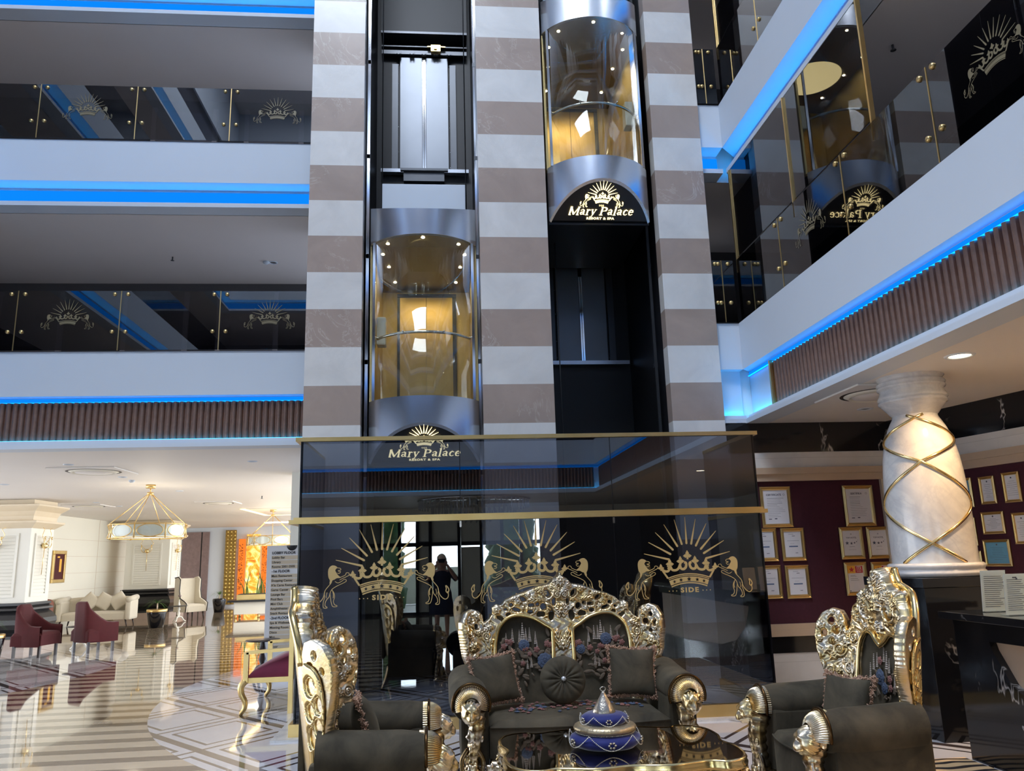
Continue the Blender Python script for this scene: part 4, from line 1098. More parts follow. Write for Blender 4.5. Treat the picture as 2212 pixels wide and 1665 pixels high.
# ---------------- armchair
def make_chair(label):
    t = thing('carved_armchair', label, 'armchair', (0,0,0))
    z = lambda v: v
    R_ = [(.03,1.463), (.075,1.43), (.10,1.375), (.16,1.345), (.19,1.32), (.215,1.34), (.245,1.325), (.25,1.28), (.29,1.235), (.325,1.17), (.34,1.09), (.37,1.06)]
    Wg = [(.375,1.12), (.41,1.185), (.47,1.205), (.535,1.175), (.575,1.11), (.585,1.02), (.57,.93), (.54,.84), (.51,.76), (.485,.66), (.47,.52), (.45,.40)]
    right = [(0,1.478)]+R_+Wg+[(0,.40)]
    outer = mirror_poly(right)
    oc = curve2([(0,.985), (.05,1.015), (.10,1.055), (.16,1.06), (.215,1.02), (.245,.94), (.255,.82), (.25,.66), (.24,.45)], 5, False)
    cut = [(x, y) for x, y in oc]+[(-x, y) for x, y in reversed(oc)]
    holes = []
    for (x, y, a, b_, an) in ((.475,1.12,.020,.026,0), (.44,1.06,.022,.026,.3), (.52,1.04,.018,.022,0), (.47,.985,.018,.022,0), (.12,1.19,.022,.036,.4), (.21,1.15,.016,.026,-.5)):
        holes += [(x, y, a, b_, an), (-x, y, a, b_, -an)]
    mf = bend(.16, .36, .95, lambda V: .60+(V-.45)*.12)
    fl = [(0,1.24,.055,9,0,1.4), (0,1.10,.05,7,0,1.3)]
    r = np.random.RandomState(11)
    for (x, y, s) in ((.09,1.30,.036), (.16,1.26,.045), (.23,1.27,.03), (.28,1.17,.036), (.10,1.15,.04), (.31,1.09,.03), (.19,1.10,.03), (.06,1.36,.028), (.475,1.17,.03), (.54,1.09,.03), (.40,1.10,.03), (.43,1.00,.028),
                      (.37,.98,.04), (.45,.90,.04), (.36,.86,.036), (.42,.80,.034), (.50,.93,.03), (.34,.74,.032), (.43,.70,.035), (.36,.62,.03), (.46,.60,.028), (.55,1.0,.026)):
        fl.append((x, y, s, 6, x*40, 1.2))
    sc = [(.14,1.20,.075,1), (.25,1.20,.06,-1), (.06,1.30,.05,1), (.30,1.02,.05,1), (.41,.94,.06,-1), (.33,.82,.05,1), (.47,.80,.05,-1), (.36,.68,.05,1)]
    lv = [(0.0,1.36,.02,1.47,.035), (.03,1.33,.08,1.42,.03), (.06,1.28,.17,1.335,.03), (.17,1.21,.25,1.32,.028), (.24,1.12,.32,1.2,.03), (.30,1.03,.39,1.06,.02), (.30,.6,.31,.95,.03), (.50,.68,.58,.95,.035), (.42,.45,.50,.72,.04), (.33,.42,.34,.66,.03), (.40,1.04,.44,1.19,.025)]
    relief(outer, holes, [cut], lambda U, V: carve_field(U, V, fl, sc, lv)+.045*np.clip((V-1.05)/.16, 0, 1)*np.clip(1-np.abs(U)/.36, 0, 1)**.6, .0042, .06, mf, 'carved_back_frame', 'carved gilding', t)
    molding(t, [(-x*1.03, y+.006) for x, y in reversed(oc)]+[(x*1.03, y+.006) for x, y in oc[1:]], .036, mf, 'inner_molding')
    # smooth hollowed outer cheek with openings, seen from behind
    for s in (1, -1):
        m = MB(); pl = [(.335,1.02), (.40,1.07), (.455,1.02), (.475,.92), (.465,.80), (.445,.68), (.42,.55), (.37,.44), (.335,.46)]
        hl_ = ((.39,.96,.032,.045), (.435,.87,.022,.04), (.375,.83,.024,.04), (.42,.76,.026,.04), (.37,.70,.022,.05), (.40,.60,.028,.055))
        hl_ = tuple((a+.05, b_, c_*1.1, d_*1.1) for a, b_, c_, d_ in hl_); pc = [(s*(a+.05), b_) for a, b_ in curve2(pl, 5)]
        ck = relief(pc, [(s*a, b_, c_, d_, 0) for a, b_, c_, d_ in hl_], [], lambda U, V: .014+0*U, .004, .0, lambda U, V, H: mf(U, V, -.066-H), 'pierced_cheek', 'smooth gilding', t)
        for hx, hy, hr, hl in hl_:
            Q = [Vector(mf(np.array([s*(hx+hr*math.cos(a))]), np.array([hy+hl*math.sin(a)]), np.array([-.064]))[0]) for a in [2*PI*k/20 for k in range(21)]]
            m.tube(Q, .006, 6, caps=False)
        m.build('cheek_hollow_rims', 'smooth gilding', t)
        e = MB(); E_ = [(.045,1.49),(.10,1.40),(.17,1.37),(.26,1.33),(.335,1.20),(.352,1.08)]
        Q = [Vector(mf(np.array([s*a]), np.array([b_-.022]), np.array([-.055]))[0]) for a, b_ in curve2(E_, 4, False)]
        e.tube(Q, .022, 8); e.build('crest_edge', 'smooth gilding', t)
    m = MB(); P = []
    for i in range(25):
        u = -.27+.54*i/24; P.append([Vector(mf(np.array([u]), np.array([.38+.66*j/16]), np.array([0.004*math.sin(PI*i/24)]))[0])+Vector((0,.008,0)) for j in range(17)])
    m.grid(P); m.build('back_upholstery', 'olive velvet', t)
    m = MB(); m.box(-.24, .665, .36, .24, .70, 1.05, bev=.01)
    m.build('back_panel', 'olive velvet', t)
    pf = lambda u, v: Vector(mf(np.array([u]), np.array([v]), np.array([.010]))[0])
    it = [('blue_roses', -.02, .80, .055), ('blue_roses', .03, .74, .04), ('blossoms', -.02, .90, .03), ('blossoms', .09, .80, .03), ('blossoms', .10, .75, .025), ('blossoms', -.10, .76, .03)]
    for x, y, l in ((-.10,.84,.09), (-.06,.86,.08), (.02,.90,.08), (.05,.86,.10), (.08,.84,.08), (-.14,.78,.09), (.14,.76,.07)): it.append(('spikes', x, y, l))
    for _ in range(26): it.append(('leaves', r.uniform(-.15, .15), r.uniform(.68, .86), r.uniform(.015, .035)))
    bouquet(t, pf, (1,0,0), (0,.12,1), it)
    soft_box(-.325, .325, .02, .60, .20, .46, .03, .03, front=.05).build('seat_cushion', 'olive velvet', t)
    m = MB(); m.tube([Vector((x, .02-.05*(1-(x/.325)**2)-.003, .43)) for x in [-.325+.65*i/24 for i in range(25)]], .006, 6); m.build('seat_piping', 'olive velvet', t)
    it = [(('blossoms', 'blue_roses')[k % 2], r.uniform(-.2, .2), r.uniform(.15, .40), r.uniform(.018, .034)) for k in range(18)]
    def ps(u, v): return Vector((u, v, .46+.03*math.sin(PI*(u+.325)/.65)**.6*math.sin(PI*min(1, max(0, v/.60)))**.6+.003))
    bouquet(t, ps, (1,0,0), (0,1,0), it)
    m = MB(); P = smooth_pts([(-.34,.0,.18), (-.17,-.04,.16), (0,-.06,.19), (.17,-.04,.16), (.34,.0,.18)], 8); m.tube(P, .042, 12)
    for k in range(9):
        p = P[int(k/8*(len(P)-1))]; m.ball((p.x, p.y-.03, p.z-.01), .033, .02, .033, seg=16, rings=8, fn=lambda d: 1+.2*math.cos(math.atan2(d.z, d.x)*5))
    m.build('front_apron', 'carved gilding', t)
    for s in (-1, 1):
        m = MB(); P = []
        for i in range(15):
            y = .0+.56*i/14; row = []
            for k in range(26):
                a = 2*PI*k/26; rr = .128*(.88+.12*min(1, i/3)); row.append(Vector((s*(.455+rr*math.cos(a)), y, .60+.02*(i/14)**2+rr*math.sin(a)*.96)))
            P.append(row)
        m.grid(P, closed_u=True); m.add(P[0], [tuple(range(26))]); m.add(P[-1], [tuple(reversed(range(26)))])
        m.box(s*.33, .03, .12, s*.52, .60, .58, bev=.02); m.build('arm_upholstery', 'olive velvet', t)
        arm_front(s*.455, .0, .60, .122, s, t)
        m = MB(); m.tube(smooth_pts([(s*.40,.58,.3),(s*.41,.62,.15),(s*.41,.68,0)], 5), [.04,.04,.038,.036,.034,.032,.03,.028,.026,.025,.024], 10); m.build('rear_leg', 'carved gilding', t)
    return t
ch = make_chair('gilded carved armchair with olive velvet in the left foreground, seen from its side')
ch.location = (-.10, 5.02, 0); ch.rotation_euler = (0, 0, PI/2)
dup(ch, (2.13, 5.05, 0), -PI/2, 'gilded carved armchair with olive velvet on the right, beside the black marble counter')
# ---------------- cushions
def fringe(mb, pts, n, r=.024, seed=1):
    rr = np.random.RandomState(seed); P = [Vector(p) for p in pts]; m = len(P)
    for k in range(n):
        i = rr.randint(m-1); f = rr.rand(); p = P[i].lerp(P[i+1], f); d = Vector(rr.normal(size=3)).normalized(); e = Vector(rr.normal(size=3)).normalized()
        q = [p, p+d*r*.6+e*r*.3, p+d*r, p+d*r*.6-e*r*.3, p]
        mb.tube(q, .0028, 3, caps=False)
def square_cushion(label, M4, s, seed):
    t = bpy.data.objects.new('throw_cushion', None); COL.objects.link(t); tag(t, label, 'cushion', 'fringed velvet cushions'); t.matrix_world = M4
    m = MB(); n = 20
    for sg in (1, -1):
        P = []
        for i in range(n+1):
            row = []
            for j in range(n+1):
                u, v = 2*i/n-1, 2*j/n-1; e = max(0, 1-u*u)**.42*max(0, 1-v*v)**.42
                k = 1-.10*(1-abs(v)**2)*abs(u)**6; k2 = 1-.10*(1-abs(u)**2)*abs(v)**6
                row.append(Vector((u*s/2*k, sg*.075*e, v*s/2*k2)))
            P.append(row)
        if sg < 0: P = P[::-1]
        m.grid(P)
    m.build('velvet_cover', 'olive velvet', t, fix=True)
    E_ = []
    for i in range(11): u = -1+.2*i; E_.append((u*s/2, 0, s/2*(1-.10*(1-u*u))))
    for i in range(11): u = 1-.2*i; E_.append((s/2*(1-.10*(1-u*u)), 0, u*s/2))
    for i in range(11): u = 1-.2*i; E_.append((u*s/2, 0, -s/2*(1-.10*(1-u*u))))
    for i in range(11): u = -1+.2*i; E_.append((-s/2*(1-.10*(1-u*u)), 0, u*s/2))
    E_.append(E_[0]); f = MB(); fringe(f, E_, 620, .026, seed); f.build('loop_fringe', 'fringe thread', t)
    return t
def M4(loc, rx, ry, rz): return Matrix.Translation(loc) @ Matrix.Rotation(rz, 4, 'Z') @ Matrix.Rotation(rx, 4, 'X') @ Matrix.Rotation(ry, 4, 'Y')
square_cushion('square olive cushion with pink fringe, leaning at the left arm of the carved sofa', M4((.40, 6.40, .70), -.30, -.10, .22), .36, 1)
square_cushion('square olive cushion with pink fringe, leaning at the right arm of the carved sofa', M4((1.475, 6.42, .71), -.28, .04, -.12), .37, 2)
square_cushion('square olive cushion with pink fringe on the left carved armchair', M4((-.46, 5.08, .66), -.30, .05, PI/2+.1), .34, 3)
square_cushion('square olive cushion with pink fringe on the right carved armchair', M4((2.50, 5.02, .66), -.30, .0, -PI/2+.45), .34, 4)
t = bpy.data.objects.new('round_cushion', None); COL.objects.link(t); tag(t, 'round pleated olive cushion with crystal button in the middle of the carved sofa', 'cushion')
t.matrix_world = M4((.915, 6.34, .685), PI/2-.28, 0, 0)
prof = [(0,.045)]+[(.176*math.sin(a)**.8 if a < PI/2 else .176*math.sin(a)**.8, .068*math.cos(a)) for a in [PI*k/16 for k in range(2, 15)]]+[(0,-.045)]
m = MB().lathe(prof, seg=96, rf=lambda a, z: 1+.0*a); 
for k, v in enumerate(m.v):
    x, y, z_ = v; rr = math.hypot(x, y); a = math.atan2(y, x); pl = abs(math.sin(a*8+.6*math.sin(a*3)))**.5
    f = min(1, rr/.05)*max(0, 1-rr/.19)
    m.v[k] = (x, y, z_*(1-.28*(1-pl)*f*2) - (.012*math.exp(-(rr/.03)**2) if z_ > 0 else 0))
m.build('pleated_cover', 'olive velvet', t)
MB().ball((0,0,.05), .019, .019, .012, 14, 8, fn=lambda d: 1+.1*math.cos(math.atan2(d.y, d.x)*7)).build('crystal_button', 'crystal', t)
# ---------------- coffee table
def make_table():
    cx, cy = 1.02, 5.0; t = thing('coffee_table', 'serpentine coffee table with dark bronze mirror top and gilded carved rim', 'coffee table', (cx, cy, 0))
    half = [(0,5.43), (.20,5.47), (.42,5.40), (.50,5.44), (.60,5.40), (.655,5.30), (.665,5.12), (.635,4.98), (.665,4.84), (.655,4.66), (.60,4.545), (.50,4.505), (.40,4.54), (.20,4.49), (0,4.52)]
    P = curve2([(a, b_-cy) for a, b_ in half]+[(-a, b_-cy) for a, b_ in reversed(half[1:-1])], 6)
    MB().prism(P, .485, .50).build('mirror_top', 'bronze mirror glass', t)
    m = MB(); V3 = lambda k, z: [Vector((a*k, b_*k, z)) for a, b_ in P]
    rows = [V3(1.0, .503), V3(1.018, .503), V3(1.030, .492), V3(1.02, .478), V3(1.035, .468), V3(1.03, .45), V3(1.0, .44), V3(.98, .40), V3(.95, .40)]
    m.grid([r+[r[0]] for r in rows]); m.build('gilded_rim', 'smooth gilding', t)
    m = MB(); n = len(P)
    for k in range(0, n, 3):
        a, b_ = P[k]; m.ball((a*1.0, b_*1.0, .405), .032, .032, .035, seg=14, rings=8, fn=lambda d: 1+.2*math.cos(math.atan2(d.z, d.x+d.y)*6))
    m.tube([Vector((a*.98, b_*.98, .42)) for a, b_ in P]+[Vector((P[0][0]*.98, P[0][1]*.98, .42))], .03, 8, caps=False)
    m.build('carved_apron', 'carved gilding', t)
    for sx in (-1, 1):
        for sy in (-1, 1):
            m = MB(); a, b_ = sx*.56, sy*.38
            Q = smooth_pts([(a, b_, .42), (a*1.09, b_*1.10, .33), (a*1.06, b_*1.06, .20), (a*.98, b_*.98, .10), (a*1.06, b_*1.08, .03), (a*1.12, b_*1.15, .025)], 6)
            m.tube(Q, [.062-.034*i/(len(Q)-1)+.004*math.sin(i*1.7) for i in range(len(Q))], 12)
            for i in range(10):
                p = Q[i*2]; m.ball((p.x+sx*.03, p.y+sy*.03, p.z), .024, .024, .028, seg=10, rings=6)
            m.build('cabriole_leg', 'carved gilding', t)
    return t
make_table()
# ---------------- ornament on the table
o_ = onz(1310, 1612, .503); t = thing('tiered_ornament', 'blue velvet and silver tiered ornament with pewter cone, on the coffee table', 'ornament', (o_.x, o_.y+.02, .5035)); t.scale = (1, 1, .75)
def puff(r, h, z0, lobes, amp): return MB().lathe([(.001, z0), (r*.55, z0+.002), (r*.86, z0+h*.08), (r*.98, z0+h*.32), (r, z0+h*.5), (r*.96, z0+h*.72), (r*.8, z0+h*.93), (r*.5, z0+h), (.001, z0+h)], seg=72, rf=lambda a, z: 1+amp*abs(math.cos(a*lobes/2)))
puff(.205, .115, 0, 6, .045).build('blue_base', 'blue velvet', t)
m = MB().lathe([(.1,.112), (.165,.112), (.183,.125), (.186,.143), (.178,.160), (.155,.172), (.08,.174)], seg=96, rf=lambda a, z: 1+.012*math.sin(a*60)); m.build('striped_ring', 'striped gold cloth', t)
puff(.135, .085, .165, 6, .05).build('blue_crown', 'blue velvet', t)
m = MB().lathe([(.001,.235), (.064,.237), (.068,.25), (.062,.275), (.047,.31), (.032,.345), (.019,.375), (.011,.395), (.009,.405), (.001,.405)], seg=48, rf=lambda a, z: 1+.03*math.sin(a*6+z*30)); m.build('pewter_cone', 'hammered pewter', t)
m = MB().tube([(.016*math.cos(a), 0, .423+.016*math.sin(a)) for a in [2*PI*k/16 for k in range(17)]], .0035, 6, caps=False); m.build('top_ring', 'hammered pewter', t)
def beads(r, zf, n, mb, amp, lobes):
    for k in range(n):
        a = 2*PI*k/n; rr = r*(1+amp*abs(math.cos(a*lobes/2)))+.003; mb.ball((rr*math.cos(a), rr*math.sin(a), zf(a)), .0042, seg=6, rings=4)
m = MB(); beads(.203, lambda a: .118-.10*abs(math.cos(a*2.5+.8)), 190, m, .045, 6); m.build('lower_beads', 'bead pearl', t)
m = MB(); beads(.170, lambda a: .112, 120, m, 0, 6); m.build('ring_beads', 'bead pearl', t)
m = MB(); beads(.136, lambda a: .240-.066*abs(math.cos(a*2.5+.8)), 120, m, .05, 6); beads(.11, lambda a: .17, 80, m, 0.25, 0); m.build('upper_beads', 'bead pearl', t)
for (R0, z0) in ((.214,.055), (.143,.205)):
    for k in range(5):
        m = MB()
        a = (k*PI-.8)/2.5; c = Vector((R0*1.0*math.cos(a), R0*.96*math.sin(a), z0)); ux = Vector((-math.sin(a), math.cos(a), 0)); s_ = .014 if R0 > .2 else .011
        for j in range(6): m.ball((c.x+ux.x*s_*math.cos(j*PI/3)*1.3, c.y+ux.y*s_*math.cos(j*PI/3)*1.3, c.z+s_*1.3*math.sin(j*PI/3)), s_*.62, seg=8, rings=5)
        m.build('silver_flower', 'hammered pewter', t)
# ------------------------------------------------------------------ right side of the lobby
def band(name, z0, z1, m, d=0.0):
    mb = MB().box(3.652, 9.84-d, z0, 5.90, 9.98, z1)
    # the slanted side wall
    a = Vector((5.86, 9.84, 0)); dr = Vector((.235, -.972, 0)).normalized(); n = Vector((-.972, -.235, 0)).normalized(); e = a+dr*5.6
    vs = []
    for z in (z0, z1):
        for p in (a+n*d, e+n*d, e-n*.15, a-n*.15+Vector((0,.1,0))): vs.append((p.x, p.y, z))
    mb.add(vs, [(0,3,2,1),(4,5,6,7),(0,1,5,4),(1,2,6,5),(2,3,7,6),(3,0,4,7)])
    return struct(name, mb, m)
band('wall_right_base', 0.0, .38, 'light limestone', .02); band('baseboard_right', .38, .575, 'black marble', .03)
band('trim_dado_lower', .575, .65, 'beige trim', .06); band('trim_dado_upper', .65, .72, 'beige trim', .04)
band('wall_right', .72, 2.47, 'burgundy fabric wall', 0.0)
band('trim_head_lower', 2.47, 2.56, 'beige trim', .04); band('trim_head_upper', 2.56, 2.64, 'beige trim', .07)
band('wall_right_band', 2.64, 2.84, 'light limestone', .03); band('wall_right_top', 2.84, 3.23, 'black marble', .035)
struct('trim_panel_side', MB().box(5.66, 9.79, .72, 5.73, 9.85, 2.47), 'cornice beige')
# framed certificates
def frame_thing(label, M_, w, h, paper='paper', kind='cert', fw=.045, group=None, fm='brushed brass'):
    """M_: local x right, y up, z out of the wall; origin at the centre"""
    t = bpy.data.objects.new('certificate_frame', None); COL.objects.link(t); tag(t, label, 'picture frame', group); t.matrix_world = M_
    m = MB(); prof = [(0,0), (0,.018), (.012,.024), (.020,.014), (.030,.020), (fw,.008), (fw,0)]
    for (x0, y0, x1, y1) in ((-w/2,-h/2,w/2,-h/2), (w/2,-h/2,w/2,h/2), (w/2,h/2,-w/2,h/2), (-w/2,h/2,-w/2,-h/2)):
        a = Vector((x0, y0, 0)); b_ = Vector((x1, y1, 0)); t_ = (b_-a).normalized(); inn = Vector((0,0,1)).cross(t_)
        m.grid([[a+inn*d+t_*d+Vector((0,0,z)) for d, z in prof], [b_+inn*d-t_*d+Vector((0,0,z)) for d, z in prof]], smooth=False)
    m.build('gilt_frame', fm, t)
    MB().box(-w/2+fw-.003, -h/2+fw-.003, 0, w/2-fw+.003, h/2-fw+.003, .006).build('sheet', paper, t)
    iw, ih = w/2-fw, h/2-fw; T = Matrix.Translation; ink = MB(); r = np.random.RandomState(int(abs(w*1000+h*77+M_.translation.x*991+M_.translation.z*317)) % 99999)
    def line(x0, x1, y, th=.003): ink.box(x0, y-th/2, .006, x1, y+th/2, .0068)
    if kind in ('CERTIFICATE', 'SERTIFIKA'):
        text_mb(kind, .034, T((-.02, ih*.72, .0065)), .0003, mb=ink, bold=.0008)
        ink.lathe([(.010,0),(.013,0)], c=(iw*.72, ih*.73, .0068), seg=12)
        for k in range(12): y = ih*(.52-.10*k); line(-iw*.72, iw*(r.uniform(.1, .75)), y, .0035 if k in (0,3,4) else .002)
        line(-iw*.2, iw*.0, -ih*.70, .012); line(-iw*.7, -iw*.45, -ih*.72, .010); ink.build('print', 'print ink', t)
    elif kind == 'stars':
        text_mb('TOP HOTEL', .026, T((0, ih*.42, .0065)), .0003, mb=ink, bold=.0004)
        for i, (x, y, s) in enumerate(((-.062,0,.026), (-.005,-.004,.021), (.036,.002,.015), (.064,.016,.010), (.082,.034,.005))):
            pts = []
            for k in range(10):
                q = s if k % 2 == 0 else s*.42; pts.append((x+q*math.cos(PI/2+k*PI/5), y+q*math.sin(PI/2+k*PI/5)))
            poly2(ink, pts, T((0,0,.0045)), 1)
        line(-.035, .035, -ih*.30); line(-.05, .05, -ih*.55, .0015); ink.lathe([(.004,0),(.008,0)], c=(0, ih*.72, .0068), seg=10); ink.build('print', 'print ink', t)
    elif kind == 'ITS':
        a = MB().box(-iw, ih*.42, .006, -iw*.02, ih, .0066); a.build('print_orange', 'print orange', t)
        a = MB().box(-iw*.0, ih*.44, .006, iw*.92, ih*.97, .0067); s_ = MB()
        for k in range(1):
            pts = []
            for j in range(10):
                q = .036 if j % 2 == 0 else .016; pts.append((-iw*.5+q*math.cos(PI/2+j*PI/5), ih*.70+q*math.sin(PI/2+j*PI/5)))
            poly2(a, pts, T((0,0,.006)), 1)
        a.build('print_red', 'print red', t)
        w_ = MB(); text_mb('ITS', .045, T((iw*.46, ih*.83, .0072)), .0003, mb=w_, bold=.0012); text_mb('HOLIDAY', .017, T((iw*.46, ih*.66, .0072)), .0003, mb=w_); text_mb('AWARD', .017, T((iw*.46, ih*.54, .0072)), .0003, mb=w_)
        w_.build('print_white', 'paper', t)
        for k, y in enumerate((.25,.18,.0,-.12)): line(-iw*.7, iw*(-.1+.15*k), ih*y)
        line(-iw*.95, -iw*.8, -ih*.93, .012); ink.build('print', 'print ink', t)
    elif kind == 'bar':
        line(-iw*.45, iw*.15, ih*.80); line(-iw*.05, iw*.3, ih*.66, .006); line(-iw*.7, iw*.75, ih*.28, .0025); line(-iw*.35, iw*.15, ih*.05, .002); line(iw*.2, iw*.5, -ih*.68, .006); ink.build('print', 'print ink', t)
        b_ = MB().box(-iw*.5, -ih*.22, .006, iw*.55, -ih*.12, .0068); b_.build('print_blue', 'print blue', t)
    else:
        ink.lathe([(0,0),(.010,0)], c=(0, ih*.78, .0068), seg=10)
        for k in range(8): y = ih*(.5-.16*k); q = r.uniform(.3, .85); line(-iw*q, iw*q, y, .002)
        ink.build('print', 'print ink', t)
    return t
def wall_frame(px0, py0, px1, py1, *a, **k):
    A = ony(px0, py0, 9.835); B = ony(px1, py1, 9.835); w = B.x-A.x; h = A.z-B.z
    return frame_thing(a[0], frame_mtx(((A.x+B.x)/2, 9.836, (A.z+B.z)/2), (1,0,0), (0,0,1)), w, h, **k)
wall_frame(1639,1052,1713.8,1138, 'large gold-framed white CERTIFICATE at top left of the burgundy wall', kind='CERTIFICATE')
wall_frame(1817,1049,1893,1135.4, 'large gold-framed white certificate at top right, left of the marble column', kind='SERTIFIKA')
wall_frame(1684,1141,1742,1210, 'gold-framed letter with blue bar directly under the large CERTIFICATE', kind='bar')
wall_frame(1618,1142,1682,1211.5, 'gold-framed letter half hidden by the glass, upper of two', kind='bar')
wall_frame(1693.8,1221.4,1752.7,1291, 'gold-framed letter with blue bar, lowest on the left side of the burgundy wall', kind='bar')
wall_frame(1629,1222,1691.8,1292, 'gold-framed letter half hidden by the glass, lower of two', kind='bar')
wall_frame(1810,1139,1869.3,1206.5, 'gold-framed TOP HOTEL sheet with black stars, left one', kind='stars')
wall_frame(1868.6,1138,1927.4,1205.5, 'gold-framed TOP HOTEL sheet with black stars, right one by the gold trim', kind='stars')
wall_frame(1821,1214.6,1878,1284.7, 'gold-framed ITS award sheet in red and orange, left one fully visible', kind='ITS')
wall_frame(1879,1214,1936,1284, 'gold-framed ITS award sheet in red and orange, right one partly hidden', kind='ITS')
WA = Vector((5.86, 9.84, 0)); WD = Vector((.235, -.972, 0)).normalized(); WN = Vector((-.972, -.235, 0)).normalized()
def onwall(px, py):
    r = ray(px, py); n = WN; t = (n.x*WA.x+n.y*WA.y)/(n.x*r[0]+n.y*r[1]); return Vector((r[0]*t, r[1]*t, EYE+r[2]*t))
def side_frame(px0, py0, px1, py1, label, w=None, h=None, **k):
    A = onwall(px0, py0); B = onwall(px1, py1); c = (A+B)/2+WN*.003; wd = (Vector((B.x-A.x, B.y-A.y, 0))).length; ht = A.z-B.z
    return frame_thing(label, frame_mtx(c, WD, (0,0,1)), w or wd, h or ht, fw=.03, **k)
side_frame(2114,1031,2157,1087, 'gold-framed white diploma on the side wall, upper row, beside the blue one')
side_frame(2164,1022,2212,1083, 'gold-framed white diploma on the side wall, upper row, nearest the picture edge')
side_frame(2060,1036,2108,1095, 'framed blue diploma on the side wall, beside the marble column', paper='paper blue')
side_frame(2120,1107,2176,1152, 'small wide gold-framed white diploma in the middle of the side wall')
side_frame(2186,1108,2236,1174, 'gold-framed pale diploma at the picture edge, middle row of the side wall')
side_frame(2070,1120,2116,1178, 'framed grey letter on the side wall, half hidden by the marble column')
side_frame(2124,1166,2191,1223, 'gold-framed blue diploma low on the side wall above the papers', paper='paper blue')
side_frame(2078,1190,2127,1228, 'gold-framed white sheet low on the side wall touching the column base')
# marble column
t = thing('marble_column', 'bulging white marble column with gold crossing bands and ringed capital', 'column', (4.60, 7.22, 1.333))
pr = [(3.228,.30), (3.20,.300), (3.165,.308), (3.16,.300), (3.10,.285), (3.08,.29), (3.066,.305), (3.045,.31), (3.028,.300), (3.022,.308), (3.004,.315), (2.985,.312), (2.975,.295), (2.93,.275), (2.88,.285), (2.83,.318), (2.80,.322), (2.782,.310), (2.776,.305), (2.765,.318), (2.74,.318), (2.72,.300), (2.70,.285), (2.67,.245), (2.64,.222), (2.62,.215)]
prof = [(0,3.232), (.305,3.232), (.306,3.222), (.296,3.215), (.287,3.200), (.288,3.185), (.303,3.175), (.310,3.163), (.306,3.150), (.296,3.143), (.304,3.134), (.310,3.124), (.304,3.112), (.289,3.104), (.284,3.09), (.287,3.075), (.300,3.05), (.311,3.03), (.314,3.012), (.308,3.002), (.300,2.998), (.308,2.99), (.312,2.978), (.305,2.965), (.286,2.955), (.282,2.945), (.262,2.92), (.240,2.895), (.215,2.862), (.200,2.845)]
body = [(.200,2.845), (.205,2.82), (.228,2.78), (.262,2.71), (.290,2.63), (.315,2.53), (.333,2.43), (.347,2.30), (.356,2.16), (.362,2.0), (.365,1.85), (.366,1.65), (.365,1.45)]
base = [(.362,1.452), (.395,1.450), (.412,1.438), (.416,1.42), (.404,1.40), (.402,1.39), (.418,1.372), (.420,1.355), (.405,1.338), (.40,1.333), (0,1.333)]
sh_ = lambda P: [(r_, z_-1.333) for r_, z_ in P]
MB().lathe(sh_(prof), seg=64).build('capital', 'white marble', t); MB().lathe(sh_(body), seg=64).build('shaft', 'white marble', t); MB().lathe(sh_(base), seg=64).build('base_ring', 'white marble', t)
def rad(z): 
    P = sorted((b_, a) for a, b_ in body); return float(np.interp(z, [p[0] for p in P], [p[1] for p in P]))
for sg in (1, -1):
    for k in range(2):
        m = MB(); Q = []
        for i in range(90):
            q = i/89; z_ = 1.455+(2.83-1.455)*q; a = math.radians(-122.5+sg*float(np.interp(z_, [1.455,1.63,2.0,2.37,2.60,2.80,2.83], [403,360,270,180,90,0,-20])))+k*PI; r_ = rad(z_)+.002; Q.append(Vector((r_*math.cos(a), r_*math.sin(a), z_-1.333)))
        m.tube(Q, .015, 8); m.build('gold_band', 'smooth gilding', t)
# pedestal and reception counter
o = MB().box(4.15, 6.72, 0, 5.25, 7.66, 1.25, bev=.004).box(4.13, 6.70, 1.25, 5.27, 7.68, 1.331, bev=.004).build('column_pedestal', 'black marble'); tag(o, 'black veined marble block under the white marble column', 'pedestal')
t = thing('reception_counter', 'black marble reception counter with tan curved recess at the right edge', 'counter', (4.0, 4.0, 0))
MB().box(-.06, -2.6, 1.04, .95, 2.24, 1.095, bev=.004).build('worktop', 'black marble', t)
m = MB(); m.box(.03, -2.6, .0, .85, 2.2, .14); m.box(.10, -2.6, .14, .85, 2.2, 1.04); 
P = [(2.20,1.04), (2.20,.14), (-2.6,.14), (-2.6,.20), (-1.0,.22), (.6,.30), (1.25,.42), (1.62,.62), (1.78,.84), (1.80,.90), (-2.6,.92), (-2.6,1.04)]
m.prism([(a, b_) for a, b_ in P], -.0, .07, frame_mtx((.10, 0, 0), (0,1,0), (0,0,1)) @ Matrix.Scale(-1, 4, (0,0,1)))
m.build('body', 'black marble', t)
MB().box(.085, -2.6, .2, .098, 1.85, .94).build('recess_panel', 'beige trim', t)
